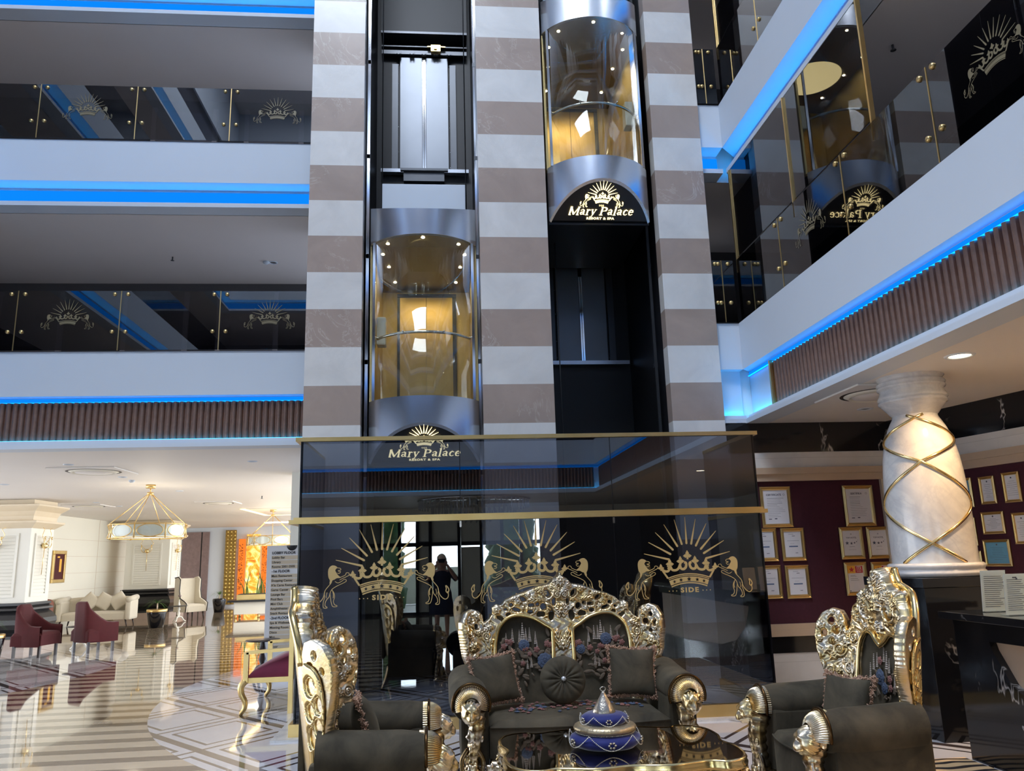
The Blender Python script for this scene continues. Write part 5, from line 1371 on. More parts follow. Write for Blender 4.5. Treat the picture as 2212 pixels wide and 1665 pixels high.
def paper_stand(label, px0, py0, px1, py1, y, camera=False):
    A = ony(px0, py0, y); B = ony(px1, py1, y); w = B.x-A.x; t = thing('paper_stand', label, 'sign', ((A.x+B.x)/2, y, 1.096)); h = A.z-1.10
    Tm = Matrix.Rotation(.12, 4, 'X')
    MB().box(-w/2, .001, .004, w/2, .004, h, Tm).build('sheet', 'paper', t)
    MB().box(-w/2-.004, -.003, .002, w/2+.004, .0, h+.004, Tm).build('acrylic_front', 'clear glass', t)
    MB().box(-w/2-.004, -.04, 0, w/2+.004, .06, .003).build('acrylic_foot', 'clear glass', t)
    ink = MB(); r = np.random.RandomState(int(px0))
    n = 16
    for k in range(n):
        z_ = h*(.86-.78*k/n); q = r.uniform(.55, .82)
        ink.box(-w*.38, -.0005, z_-.0022, -w*.38+w*q, .0008, z_+.0012, Tm)
    if camera:
        ink.box(-.02, -.001, h*.90, .012, .0008, h*.93, Tm); ink.box(.006, -.001, h*.87, .018, .0008, h*.90, Tm)
    ink.build('print', 'print ink', t)
paper_stand('printed white notice in an acrylic stand on the black counter, left and behind', 2110, 1231, 2176, 1310, 5.98)
paper_stand('printed white notice with a camera symbol in an acrylic stand, right and in front', 2160, 1238, 2222, 1326, 5.62, True)
o = MB().box(3.0, 3.6, .001, 4.0, 6.25, .007).build('zebra_rug', 'zebra rug'); tag(o, 'tan and black zebra-striped rug before the black counter', 'rug')
# ------------------------------------------------------------------ fittings in the ceilings
def downlight(p, label, lit=False, r=.075, group='recessed downlights', e=120):
    t = thing('downlight', label, 'ceiling light', p, 0, group)
    MB().lathe([(r*.72,-.002), (r*.80,-.010), (r,-.008), (r*1.06,0)], seg=24).build('ring', 'white plaster', t)
    MB().lathe([(0,-.001), (r*.72,-.002)], seg=24).build('lens', 'downlight glow' if lit else 'chrome', t)
    if lit:
        ld = bpy.data.lights.new('downlight_lamp', 'SPOT'); ld.energy = e; ld.color = (1, .66, .34); ld.spot_size = 2.5; ld.spot_blend = .8; ld.shadow_soft_size = .07
        lo = bpy.data.objects.new('downlight_lamp', ld); COL.objects.link(lo); lo.parent = t; lo.location = (0,0,-.03)
    return t
p = onz(2073, 768, LC); downlight(p, 'round warm lit downlight in the ceiling above the marble column', True, .12)
for x_, y_ in ((5.6, 3.6), (6.6, 6.6), (5.2, .8)): downlight((x_, y_, LC), 'added warm lit downlight over the reception counter, outside the view to the right', True, .12, e=420)  # extra unseen lamps, added to brighten the right ceiling and frames
p = onz(1869, 883, LC); downlight(p, 'round unlit downlight in the ceiling left of the column capital', False, .09)
def cassette(p, label, s=.85, rz=0):
    t = thing('air_vent', label, 'air vent', p, rz)
    m = MB(); m.box(-s/2, -s/2, -.02, s/2, s/2, -.001, bev=.006); m.build('plate', 'lobby ceiling plaster', t)
    m = MB().lathe([(s*.28,-.022), (s*.31,-.05), (s*.34,-.03), (s*.36,-.022)], seg=40); m.build('ring', 'cream paint', t)
    m = MB().lathe([(s*.36,-.0225), (s*.40,-.0215)], seg=40); m.build('slot', 'shaft black', t)
    m = MB().lathe([(0,-.04), (s*.26,-.045), (s*.28,-.024)], seg=40); m.build('disc', 'lobby ceiling plaster', t)
    return t
cassette(onz(1895, 848, LC), 'square ceiling air vent behind the marble column capital', .95)
cassette(onz(203, 1016, LC), 'square ceiling air vent, largest in the left lobby', 1.05)
cassette(onz(472, 1085, LC), 'square ceiling air vent right of the ring chandelier', .95)
cassette(onz(192, 1092, LC), 'square ceiling air vent behind the near lobby pillar', .95)
for px, py, lb in ((148,1003,'left of the large vent'), (545,996,'nearest the striped pillar'), (265,1030,'beside the smoke detector'), (388,1060,'right of the chandelier canopy'), (10,1046,'at the far left picture edge'), (208,1085,'behind the near pillar'), (258,1093,'left of the chandelier rods')):
    downlight(onz(px, py, LC), 'small round chrome downlight in the left lobby ceiling, '+lb)
for px, py, lb in ((285,1037,'white smoke detector in the left lobby ceiling'), (575,565,'small smoke detector under the middle gallery'), ):
    z_ = LC if py > 900 else F[1]-1.02
    t = thing('smoke_detector', lb, 'smoke detector', onz(px, py, z_)); MB().lathe([(0,-.045), (.03,-.045), (.04,-.03), (.055,-.025), (.055,0)], seg=20).build('body', 'white plaster', t)
for px, py, lb, z_ in ((566,1071,'small sprinkler in the ceiling right of the chandelier', LC), (373,555,'small dark sprinkler under the middle gallery', F[1]-1.02), (1928,97,'small dark sprinkler under the upper right gallery', F[1]-1.02)):
    t = thing('sprinkler', lb, 'sprinkler', onz(px, py, z_)); m = MB().tube([(0,0,0), (0,0,-.06)], .012, 8); m.lathe([(0,-.06), (.03,-.062), (.03,-.066), (0,-.068)], seg=12); m.build('head', 'dark steel', t)
downlight(onz(590, 567, F[1]-1.02), 'small unlit downlight under the middle gallery')
# ------------------------------------------------------------------ left lobby
def lobby_pillar(x0, x1, y0, y1, label):
    cx, cy = (x0+x1)/2, (y0+y1)/2; hw, hd = (x1-x0)/2, (y1-y0)/2; t = thing('lobby_pillar', label, 'pillar', (cx, cy, 0))
    MB().box(-hw, -hd, .93, hw, hd, 2.66).build('shaft', 'ivory lacquer', t)
    def ring(prof, name, m_):
        m = MB(); R = []
        for d, z in prof: R.append([Vector((-hw-d, -hd-d, z)), Vector((hw+d, -hd-d, z)), Vector((hw+d, hd+d, z)), Vector((-hw-d, hd+d, z))])
        m.grid(R, closed_u=True, smooth=False); m.build(name, m_, t)
    ring([(0,2.58), (.16,2.70), (.17,2.74), (.03,2.76), (.04,2.85), (.09,2.96), (.20,3.05), (.22,3.07), (.22,3.10), (.02,3.12), (.02,3.22)], 'cornice', 'cornice beige')
    ring([(.0,.96), (.06,.95), (.06,.90), (.03,.88), (.09,.84), (.10,.80), (.03,.77), (.10,.70), (.16,.60), (.17,.50), (.13,.40), (.05,.33), (.08,.30), (.14,.26), (.14,.20)], 'moulded_base', 'black paint')
    ring([(.14,.20), (.16,.19), (.16,0)], 'plinth', 'brown limestone')
    for face, (ux, n, half) in enumerate((((1,0,0), (0,-1,0), hw), ((0,1,0), (1,0,0), hd))):
        o = Vector(n)*(hd if face == 0 else hw); fmx = frame_mtx((o.x, o.y, 0), ux, (0,0,1)); w = half*.66
        m = MB()
        for a, b_, c, d in ((-w, 1.08, w, 1.13), (-w, 2.42, w, 2.47), (-w, 1.131, -w+.05, 2.419), (w-.05, 1.131, w, 2.419)): m.box(a, b_, 0, c, d, .03, fmx)
        m.build('panel_frame', 'ivory lacquer', t)
        m = MB()
        for k in range(17):
            z = 1.16+k*.076; m.add([fmx @ Vector(p) for p in ((-w+.05, z, .024), (w-.05, z, .024), (w-.05, z+.068, .004), (-w+.05, z+.068, .004), (-w+.05, z, .0), (w-.05, z, .0))], [(0,1,2,3), (4,5,1,0)])
        m.build('louvres', 'ivory lacquer', t)
        s = MB(); c = lambda a, b_, d: fmx @ Vector((a, b_, d))
        s.ball(c(0, 2.20, .07), .07, seg=14, rings=8)
        s.tube([c(0,2.2,.07), c(0,1.55,.05)], .008, 6)
        for sx in (-1, 1):
            s.tube(smooth_pts([c(0,2.2,.10), c(sx*.10,2.16,.14), c(sx*.17,2.25,.14), c(sx*.16,2.34,.14)], 5), .009, 6)
            s.tube(smooth_pts([c(sx*.04,2.25,.08), c(sx*.20,2.42,.10), c(sx*.14,2.56,.10), c(sx*.22,2.60,.10)], 5), .007, 6)
            s.tube([c(sx*.16,2.34,.14), c(sx*.16,2.40,.14)], .018, 8)
        o_ = s.build('wall_sconce', 'smooth gilding')
        w_ = o_; w_.location = (cx, cy, 0); tag(w_, 'gilt branched wall sconce on the %s face of the %s lobby pillar' % ('front' if face == 0 else 'side', 'near' if y0 < 20 else 'far'), 'wall light')
    return t
lobby_pillar(-10.58, -9.16, 18.9, 19.96, 'ivory louvred pillar with black moulded base at the left edge, nearest the camera')
lobby_pillar(-10.57, -9.15, 28.2, 29.4, 'ivory louvred pillar with black moulded base behind the ring chandelier')
# walls of the left lobby
m = MB().box(-11.4, 22, 0, -11.2, 38, LC); struct('wall_left', m, 'cream paint')
m = MB()
for z in (.55, 1.05, 1.55, 2.05, 2.55): m.box(-11.203, 22, z, -11.196, 36, z+.006)
for y in (24.2, 27.5, 31): m.box(-11.203, y, 0, -11.196, y+.012, LC)
struct('trim_wall_joints', m, 'beige trim')
struct('wall_back', MB().box(-11.2, 34.6, 0, -1.0, 34.8, LC), 'white plaster')
struct('wall_pier', MB().box(-2.65, 14.45, 0, -1.72, 15.0, LC), 'ivory lacquer')
t = thing('picture', 'gold-framed picture on the cream wall left of the sofa', 'picture', (0,0,0)); t.matrix_world = frame_mtx((-11.19, 24.82, 1.75), (0,1,0), (0,0,1))
m = MB()
for a, b_, c, d in ((-.40,-.46,.40,-.36), (-.40,.36,.40,.46), (-.40,-.359,-.30,.359), (.30,-.359,.40,.359)): m.box(a, b_, 0, c, d, .05, bev=.01)
m.build('gold_frame', 'brushed brass', t); MB().box(-.31, -.37, 0, .31, .37, .015).build('canvas', 'dark red velvet', t)
m = MB(); m.box(.05, -.15, .015, .18, .22, .018); m.box(-.1, .25, .015, .05, .30, .018); m.build('painted_figure', 'print orange', t)
# back wall features
m = MB(); m.box(-10.7, 34.50, 0, -9.95, 34.58, 3.05); mo = m.build('mosaic_door', 'mosaic purple'); tag(mo, 'patterned purple-brown door leaf beside the far pillar', 'door panel')
m = MB(); m.box(-9.90, 34.50, 0, -9.62, 34.58, 3.05); mo = m.build('mosaic_door', 'mosaic purple'); tag(mo, 'narrow patterned purple-brown door leaf right of the dark gap', 'door panel')
struct('door_2', MB().box(-9.95, 34.52, 0, -9.90, 34.6, 3.05), 'shaft black')
t = thing('lattice_screen', 'tall gold lattice screen at the back of the lobby beside the orange niche', 'screen', (-8.72, 34.4, 0))
m = MB().box(-.22, 0, .1, .22, .05, 3.1); m.build('backing', 'gold lattice', t)
m = MB()
for r_ in range(20):
    for c_ in range(3): m.ball((-.145+.145*c_, -.0, .18+r_*.15), .062, .04, .068, seg=8, rings=6)
m.build('lattice_bosses', 'gold lattice', t)
for i, (a, b_, z0, z1) in enumerate(((-8.40,-8.15,.25,2.72), (-7.45,-7.05,.4,2.6))):
    o = MB().box(a, 34.45, z0, b_, 34.58, z1).build('lit_niche', 'amber niche'); tag(o, 'orange back-lit niche at the back of the lobby, %s' % ('left of the flame artwork', 'right of the flame artwork', 'rightmost')[i], 'niche')
r = np.random.RandomState(3)
for (xa, xb, lb) in ((-8.36,-8.2,'left'), (-7.42,-7.1,'right')):
    m = MB()
    for k in range(90): m.ball((r.uniform(xa, xb), 34.38, r.uniform(.6, 2.55)), .022, seg=5, rings=3)
    o = m.build('bead_strings', 'amber crystal'); tag(o, 'hanging amber glass beads in front of the %s orange niche' % lb, 'beads', kind='stuff')
o = MB().box(-8.05, 34.30, .3, -7.50, 34.36, 2.9).build('flame_artwork', 'backlit flame glass'); tag(o, 'tall glowing yellow and orange glass artwork at the back of the lobby', 'artwork')
struct('trim_cove', MB().box(-5.75, 23.6, LC-.012, -3.6, 26.6, LC-.004), 'ivory lacquer')
m = MB(); m.box(-5.75, 23.5, LC-.02, -5.60, 26.8, LC-.013); m.box(-5.75, 26.65, LC-.02, -3.6, 26.8, LC-.013); struct('trim_cove_light', m, 'cove warm')
o = MB().box(-6.7, 31.2, LC-.03, -4.2, 31.45, LC-.001).build('strip_light', 'white light'); tag(o, 'long white strip light in the far lobby ceiling', 'ceiling light')
def lamp(loc, e, c=(1, .88, .68), s=1.2):
    l = bpy.data.lights.new('ceiling_lamp', 'AREA'); l.shape = 'DISK'; l.size = s; l.energy = e; l.color = c; o = bpy.data.objects.new('ceiling_lamp', l); COL.objects.link(o); o.location = loc; return o
for x, y, z_, e in ((-5.69, 16.2, LC-.9, 18), (-4.93, 24.1, LC-.9, 25)):
    l = bpy.data.lights.new('lobby_fill_lamp', 'POINT'); l.energy = e; l.color = (1, .88, .68); l.shadow_soft_size = .30; o = bpy.data.objects.new('lobby_fill_lamp', l); COL.objects.link(o); o.location = (x, y, z_)  # added fill inside the rings; the chandeliers themselves are unlit
lamp((-5.5, 31.3, LC-.06), 90, (1, .95, .85), 1.6)
# ring chandeliers
def chandelier(x, y, label, R=.70):
    t = thing('ring_chandelier', label, 'chandelier', (x, y, LC))
    m = MB().lathe([(0,0), (.09,0), (.09,-.07), (0,-.07)], seg=20).tube([(0,0,-.07), (0,0,-.16)], .012, 8).lathe([(0,-.15), (.06,-.15), (.06,-.20), (0,-.20)], seg=16); m.build('canopy', 'brushed brass', t)
    for k in range(6):
        a = k*PI/3+PI/6; MB().tube([(.04*math.cos(a), .04*math.sin(a), -.19), (R*math.cos(a), R*math.sin(a), -.78)], .008, 6).build('rod', 'brushed brass', t)
    m = MB()
    for z in (-.78, -1.03): m.tube([(R*math.cos(2*PI*k/48), R*math.sin(2*PI*k/48), z) for k in range(49)], .010, 6, caps=False)
    for k in range(8):
        a0 = 2*PI*k/8
        m.tube([(R*math.cos(a0), R*math.sin(a0), -.76), (R*math.cos(a0), R*math.sin(a0), -1.05)], .014, 6)
        P = []
        for j in range(25):
            q = 2*PI*j/24; a = a0+PI/8+math.cos(q)*.33; P.append((R*1.01*math.cos(a), R*1.01*math.sin(a), -.905+.118*math.sin(q)))
        m.tube(P, .009, 6, caps=False)
    m.build('ring_frame', 'brushed brass', t)
    MB().lathe([(R*.97,-.79), (R*.97,-1.02)], seg=48).build('glass_shade', 'clear glass', t)
    MB().lathe([(R*.93,-.80), (R*.93,-1.01)], seg=48).build('liner', 'ivory lacquer', t)
    return t
c1 = chandelier(-5.69, 16.2, 'brass ring chandelier with oval glass panes hanging before the far pillar')
dup(c1, (-4.93, 24.1, LC), .2, 'brass ring chandelier further back, half hidden by the white pier')
# plants
def pot_plant(x, y, r, h, label, n=40, L=.45, rim=True, seed=1):
    t = thing('potted_plant', label, 'potted plant', (x, y, 0))
    MB().lathe([(0,0), (r*.68,0), (r*.72,.01), (r*.95,h*.75), (r,h*.88), (r*.94,h), (r*.85,h), (r*.82,h*.9), (0,h*.9)], seg=28).build('pot', 'gloss black panel', t)
    if rim: MB().lathe([(r*.99,h*.86), (r*1.02,h*.88), (r*1.01,h), (r*.9,h*1.01), (r*.86,h*.97)], seg=28).build('gold_rim', 'brushed brass', t)
    m = MB().tube([(0,0,h*.85), (0,0,h*1.35)], .02, 6); m.build('stem', 'beige trim', t)
    m = MB(); q = np.random.RandomState(seed)
    for k in range(n):
        a = q.uniform(0, 2*PI); l = L*q.uniform(.7, 1.1); e = q.uniform(.3, 1.3); P = []
        for i in range(7):
            s = i/6; P.append(Vector((math.cos(a)*l*s*math.cos(e*(1-s*.6)), math.sin(a)*l*s*math.cos(e*(1-s*.6)), h*1.3+l*(math.sin(e)*s-.75*s*s))))
        sd = Vector((-math.sin(a), math.cos(a), 0)); m.grid([[p-sd*.010*(1-i/6.5), p+sd*.010*(1-i/6.5)] for i, p in enumerate(P)])
    m.build('leaves', 'leaf green', t)
pot_plant(-7.96, 23.8, .27, .50, 'black pot with gold rim and spiky plant before the far pillar base', seed=1)
pot_plant(-8.12, 30.8, .24, .48, 'dark pot with small palm beside the gold lattice screen', rim=False, L=.5, seed=2)
pot_plant(-8.32, 16.1, .22, .50, 'black pot with gold rim at the left picture edge', seed=3, L=.35)
t = thing('planter_box', 'white and gold planter box with tall strap leaves on short turned legs', 'planter', (-6.05, 27.1, 0)); t.rotation_euler = (0,0,.10)
MB().box(-.55, -.40, .12, .95, .60, .50, bev=.005).build('box', 'ivory lacquer', t); MB().box(-.75, -.55, .50, 1.1, .75, .56).build('black_ledge', 'black paint', t)
m = MB().box(-.50, -.32, .56, .85, .52, .72); m.build('gold_collar', 'brushed brass', t); MB().box(-.47, -.29, .715, .82, .49, .735).build('soil', 'soil', t)
for a, b_ in ((-.5,-.35), (.9,-.35), (-.5,.55), (.9,.55), (.2,-.35)): MB().lathe([(0,0), (.05,0), (.03,.04), (.05,.07), (.035,.12), (0,.12)], c=(a, b_, 0), seg=12).build('leg', 'brushed brass', t)
m = MB(); q = np.random.RandomState(9)
for k in range(16):
    x0, y0 = q.uniform(-.35, .7), q.uniform(-.1, .35); a = q.uniform(0, 6.28); L = q.uniform(.6, 1.2); P = []
    for i in range(8): s = i/7; P.append(Vector((x0+math.cos(a)*.3*s*s, y0+math.sin(a)*.3*s*s, .72+L*s*(1-.25*s))))
    m.grid([[p-Vector((.022*(1-i/8), 0, 0)), p+Vector((.022*(1-i/8), 0, 0))] for i, p in enumerate(P)])
m.build('strap_leaves', 'leaf green', t)
# seats
def tub_chair(x, y, rz, label):
    t = thing('tub_armchair', label, 'armchair', (x, y, 0), rz)
    soft_box(-.33, .33, -.30, .30, .22, .46, .03, .05).build('seat', 'dark red velvet', t)
    m = MB(); P = []
    for i in range(21):
        a = PI*(i/20); hx = .37*math.cos(a); hy = .30*min(1, 1.35*math.sin(a))-.30*(1-min(1, 1.35*math.sin(a))); top = .56+.42*min(1, max(0, (math.sin(a)-.25)/.6))**1.4; yy0 = -.30 if i in (0, 20) else hy
        P.append([Vector((hx, yy0, .20)), Vector((hx*1.02, yy0+.01, top)), Vector((hx*.9, yy0-.03 if 0 < i < 20 else yy0, top+.02)), Vector((hx*.82, yy0-.07 if 0 < i < 20 else yy0, top-.04)), Vector((hx*.82, yy0-.07 if 0 < i < 20 else yy0, .25))])
    m.grid(P); m.build('wrap_back', 'dark red velvet', t)
    for sx in (-1, 1):
        for sy in (-1, 1): MB().box(sx*.27-.022, sy*.25-.022, 0, sx*.27+.022, sy*.25+.022, .23).build('leg', 'dark wood', t)
    return t
tb = tub_chair(-7.95, 17.0, 1.45, 'dark red velvet tub armchair with its back to the near pillar, left one')
dup(tb, (-7.08, 17.55, 0), 2.45, 'dark red velvet tub armchair right of the small vase table')
def pedestal_table(x, y, label, top='black paint', leg='ivory lacquer', h=.48):
    t = thing('side_table', label, 'side table', (x, y, 0)); MB().lathe([(0,h-.02), (.24,h-.02), (.25,h-.01), (.24,h), (0,h)], seg=28).build('table_top', top, t)
    MB().lathe([(.03,h-.02), (.05,h*.75), (.025,h*.68), (.055,h*.5), (.03,h*.38), (.045,h*.3), (.02,h*.25), (0,h*.25)], seg=16).build('turned_stem', leg, t)
    for k in range(3):
        a = k*2*PI/3+.5; MB().tube(smooth_pts([(0,0,h*.35), (.10*math.cos(a), .10*math.sin(a), h*.28), (.16*math.cos(a), .16*math.sin(a), .05), (.22*math.cos(a), .22*math.sin(a), .015)], 5), .02, 8).build('foot', leg, t)
    return t
def vase(x, y, z, label):
    t = thing('bud_vase', label, 'vase', (x, y, z)); MB().lathe([(0,0), (.035,0), (.045,.03), (.02,.09), (.012,.14), (.016,.18), (.0,.18)], seg=16).build('vase_body', 'ivory lacquer', t)
    m = MB().tube([(0,0,.15), (.01,0,.28)], .004, 5); m.build('stem', 'leaf green', t); MB().ball((.012,0,.29), .05, .05, .03, 10, 6).build('bloom', 'mosaic purple', t)
pedestal_table(-8.07, 26.05, 'small round black-topped table on a white turned stem by the wing chair'); vase(-8.07, 26.05, .481, 'white bud vase with purple flower by the wing chair')
pedestal_table(-7.62, 18.1, 'small round black-topped table between the dark red tub armchairs'); vase(-7.62, 18.1, .481, 'white bud vase on the table between the dark red tub armchairs')
t = thing('cream_sofa', 'cream upholstered sofa with rolled ends against the cream wall', 'sofa', (-10.05, 25.0, 0)); t.rotation_euler = (0,0,.08); t.scale = (.92, .92, .95)
soft_box(-.95, .95, -.38, .36, .22, .45, .03, .05).build('seat', 'cream upholstery', t); soft_box(-1.0, 1.0, .28, .48, .22, .86, .05, .07).build('backrest', 'cream upholstery', t)
for s in (-1, 1):
    m = MB(); m.box(s*.93, -.42, .2, s*1.10, .45, .80, bev=.06); m.tube([(s*1.03, -.43, .80), (s*1.03, .45, .84)], .09, 14); m.build('rolled_arm', 'cream upholstery', t)
    for y in (-.35, .4): MB().tube([(s*.95, y, .22), (s*1.0, y, 0)], [.03, .015], 8).build('leg', 'dark wood', t)
for i, (dx, rz, rx) in enumerate(((.15,.5,.3), (-.25,.75,.2), (.55,.9,.25))):
    m = MB(); n = 12
    for sg in (1, -1):
        P = [[Vector(((2*a/n-1)*.22, sg*.07*(max(0, 1-(2*a/n-1)**2)*max(0, 1-(2*b_/n-1)**2))**.45, (2*b_/n-1)*.22)) for b_ in range(n+1)] for a in range(n+1)]
        m.grid(P if sg > 0 else P[::-1])
    o = m.build('cream_cushion', 'cream upholstery', fix=True); o.matrix_world = Matrix.Translation((-10.05, 25.0, 0)) @ Matrix.Rotation(.08, 4, 'Z') @ Matrix.Translation((dx, .05, .72)) @ Matrix.Rotation(-.3, 4, 'X') @ Matrix.Rotation(rz, 4, 'Y')
    tag(o, 'cream cushion on the cream sofa, %s' % ('middle one', 'leftmost one', 'nearest the right arm')[i], 'cushion', 'cream cushions')
o = soft_box(-.3, .3, -.3, .3, .0, .9, .02, .1).build('leather_armchair', 'brown leather'); o.location = (-10.5, 22.3, 0); tag(o, 'brown leather chair showing behind the near lobby pillar', 'armchair')
# wing chair
t = thing('wing_chair', 'tall cream wing chair with black piping at the far pillar', 'armchair', (-8.05, 27.15, 0)); t.rotation_euler = (0,0,.9)
soft_box(-.32, .32, -.32, .30, .24, .46, .03, .04).build('seat', 'cream upholstery', t)
m = MB(); m.box(-.33, .26, .24, .33, .36, 1.28, bev=.03); m.build('backrest', 'cream upholstery', t)
for s in (-1, 1):
    pl = [(.34,.24), (-.30,.24), (-.34,.50), (-.20,.58), (.0,.66), (.06,.9), (.04,1.24), (.16,1.33), (.34,1.30)]
    MB().prism(pl, -.03, .03, frame_mtx((s*.35, 0, 0), (0,1,0), (0,0,1))).build('wing', 'cream upholstery', t)
    Q = [Vector((s*.385, a, b_)) for a, b_ in pl[1:]]; MB().tube(Q, .016, 6).build('piping', 'black paint', t)
    for y in (-.27, .27): MB().tube([(s*.27, y, .25), (s*.29, y*1.1, 0)], [.03, .015], 8).build('leg', 'dark wood', t)
# gold bench in front of the pier
t = thing('gold_bench', 'gold metal bench with burgundy seat beside the smoked glass enclosure', 'bench', (-1.95, 9.53, 0))
for y in (0.0, 1.27):
    m = MB(); m.bar((-.235, y, .66), (-.235, y, .34), .055, .05); m.bar((-.235, y, .655), (.27, y, .68), .05, .035, (0,0,1)); m.build('arm_frame', 'brushed brass', t)
    P = smooth_pts([(-.235, y, .36), (-.28, y, .30), (-.275, y, .22), (-.235, y, .14), (-.235, y, .07), (-.27, y, .02), (-.285, y, .015)], 6)
    MB().tube(P, [.040-.020*i/(len(P)-1) for i in range(len(P))], 10).build('cabriole_leg', 'brushed brass', t)
    MB().box(.235, y-.03, 0, .285, y+.03, .92).build('rear_post', 'brushed brass', t)
m = MB(); m.box(-.24, 0.0, .33, .26, 1.27, .385); m.build('seat_rail', 'brushed brass', t)
m = MB(); m.box(.24, .0, .86, .28, 1.27, .92); m.box(.24, .40, .60, .28, .44, .88); m.box(.24, .80, .60, .28, .84, .88); m.build('back_rails', 'brushed brass', t)
m = MB(); P = []
for i in range(17):
    u = i/16; P.append([Vector((-.22+.45*u, .03, .385)), Vector((-.22+.45*u, .035, .40+.20*u**.8)), Vector((-.22+.45*u, .3, .43+.22*u**.8)), Vector((-.22+.45*u, .95, .43+.22*u**.8)), Vector((-.22+.45*u, 1.235, .40+.20*u**.8)), Vector((-.22+.45*u, 1.24, .385))])
m.grid(P); m.add(P[-1], [tuple(range(6))]); m.build('burgundy_seat', 'burgundy velvet', t)
# directory sign
t = thing('directory_sign', 'white free-standing directory board listing the hotel floors', 'sign', (-2.585, 13.6, 0))
MB().box(-.27, -.02, .12, .27, .02, 1.92, bev=.006).build('board', 'sign white', t)
m = MB(); m.box(-.34, -.10, 0, .34, .12, .05); m.box(-.30, -.06, .05, .30, .08, .12); m.build('foot', 'sign white', t)
m = MB().lathe([(0,-.024), (.085,-.024), (.085,-.02)], c=(0,0,0), seg=24, a0=PI, a1=2*PI, mtx=frame_mtx((.13, 0, 1.92), (1,0,0), (0,0,1)) @ Matrix.Scale(-1, 4, (0,0,1))); m.build('hotel_badge', 'shaft black', t)
rows = [('LOBBY FLOOR',1), ('Lobby Bar',0), ('Library',0), ('Rooms 2001-2505',0), ('-1st FLOOR',1), ('Main Restaurant',0), ('Shopping Center',0), ("A'la Carte Restaurant",0), ('Game Center',0), ('Lounge Bar',0), ('Pool Bars',0), ('Mini Club',0), ('Amphitheater',0), ('Snack Restaurant',0), ('-2nd FLOOR',1), ('Spa & Wellness',0), ('Meeting Room',0), ('Disco',0), ('Mini',0), ('Doctor',0), ('Indoor',0)]
for k, (s, b_) in enumerate(rows):
    z = 1.80-k*.0735
    if not b_: MB().box(-.19, -.024, z-.032, .25, -.02, z+.030).build('name_plate', 'sign tan', t)
    text_mb(s, .058 if b_ else .050, frame_mtx((-.185, -.026, z), (1,0,0), (0,0,1)), .0004, align='LEFT', bold=.0016 if b_ else .0008).build('lettering', 'shaft black', t)
pedestal_table(-2.62, 12.4, 'small dark table on a black turned stem behind the gold bench', 'dark wood', 'dark wood', .55)
# ------------------------------------------------------------------ behind the camera: entrance front, seen in the dark glass
m = MB(); m.box(-18, -9.2, 2.95, 9, -9.0, LC)
m.box(-18, -9.2, 0, -11, -9.0, 2.95)
m.box(-2.5, -9.18, .08, -1.85, -9.02, 2.95); m.box(-.75, -9.18, 2.15, 1.9, -9.02, 2.95); m.box(-.75, -9.18, 0, -.35, -9.02, 2.2); m.box(.55, -9.18, 0, 1.25, -9.02, 2.0)
struct('wall_front', m, 'cream paint')
m = MB().box(-4.6, -9.2, 0, -2.5, -9.0, 2.95); m.box(3.15, -9.2, 0, 9, -9.0, 2.95); struct('wall_front_dark', m, 'corridor wall')
m = MB()
for x in (-11,-9.4,-7.8,-6.2,-4.6,-2.5,-1.85,-1.3,-.75,-.35,.55,1.25,1.9,2.5,3.15): m.box(x-.05, -9.08, 0, x+.05, -8.95, 2.95)
m.box(-11, -9.08, 2.05, 3.15, -8.95, 2.17); m.box(-11, -9.08, 2.88, 3.15, -8.95, 2.98); m.box(-11, -9.08, 0, 3.15, -8.95, .08)
struct('window_1', m, 'black paint')
struct('window_2', MB().box(-11, -9.03, .08, 3.15, -9.02, 2.9), 'clear glass')
m = MB()
for y in range(-9, 22, 2): m.box(-16.1, y-.05, 0, -16.0, y+.05, LC)
m.box(-16.1, -10, 2.2, -16.0, 22, 2.3); m.box(-16.1, -10, 0, -16.0, 22, .1); struct('window_3', m, 'black paint')
for x, y, w, lb in ((-7.5,-13,2.2,'left'), (-2.2,-13,1.5,'middle'), (2.6,-13,1.5,'right')):
    q = np.random.RandomState(int(abs(x*7))); m = MB()
    for k in range(110): m.ball((x+q.uniform(-.5,.5)*w*.8, y+q.normal()*.3, q.uniform(.1,3.4)), q.uniform(.2, .5), seg=8, rings=6, fn=lambda d: 1+.15*math.sin(d.x*17+d.z*23))
    o = m.build('garden_bush', 'hedge green'); tag(o, 'green garden bush outside the entrance windows, %s, seen mirrored' % lb, 'bush')
struct('floor_terrace', MB().box(-18, -22, -.2, 9, -10, -.02), 'light limestone')
struct('wall_garden', MB().box(-9, -15.7, 0, 6, -15.5, 1.35), 'cream paint')
# crystal chandelier behind the camera
t = thing('crystal_chandelier', 'wide tiered crystal rod chandelier behind the camera, mirrored in the dark glass', 'chandelier', (1.0, -1.6, 0))
t.location = (.9, -5.6, LC)
for k, (R, z, n) in enumerate(((1.5,-.14,56), (1.15,-.26,44), (.8,-.38,30), (.45,-.5,18))):
    m = MB()
    for j in range(n): a = 2*PI*j/n; m.bar((R*math.cos(a), R*math.sin(a), z+.10), (R*math.cos(a), R*math.sin(a), z-.12), .035)
    m.build('crystal_tier', 'crystal', t)
m = MB().lathe([(0,-.01), (1.55,-.01), (1.55,-.05), (0,-.05)], seg=40); m.build('mirror_plate', 'chrome', t)
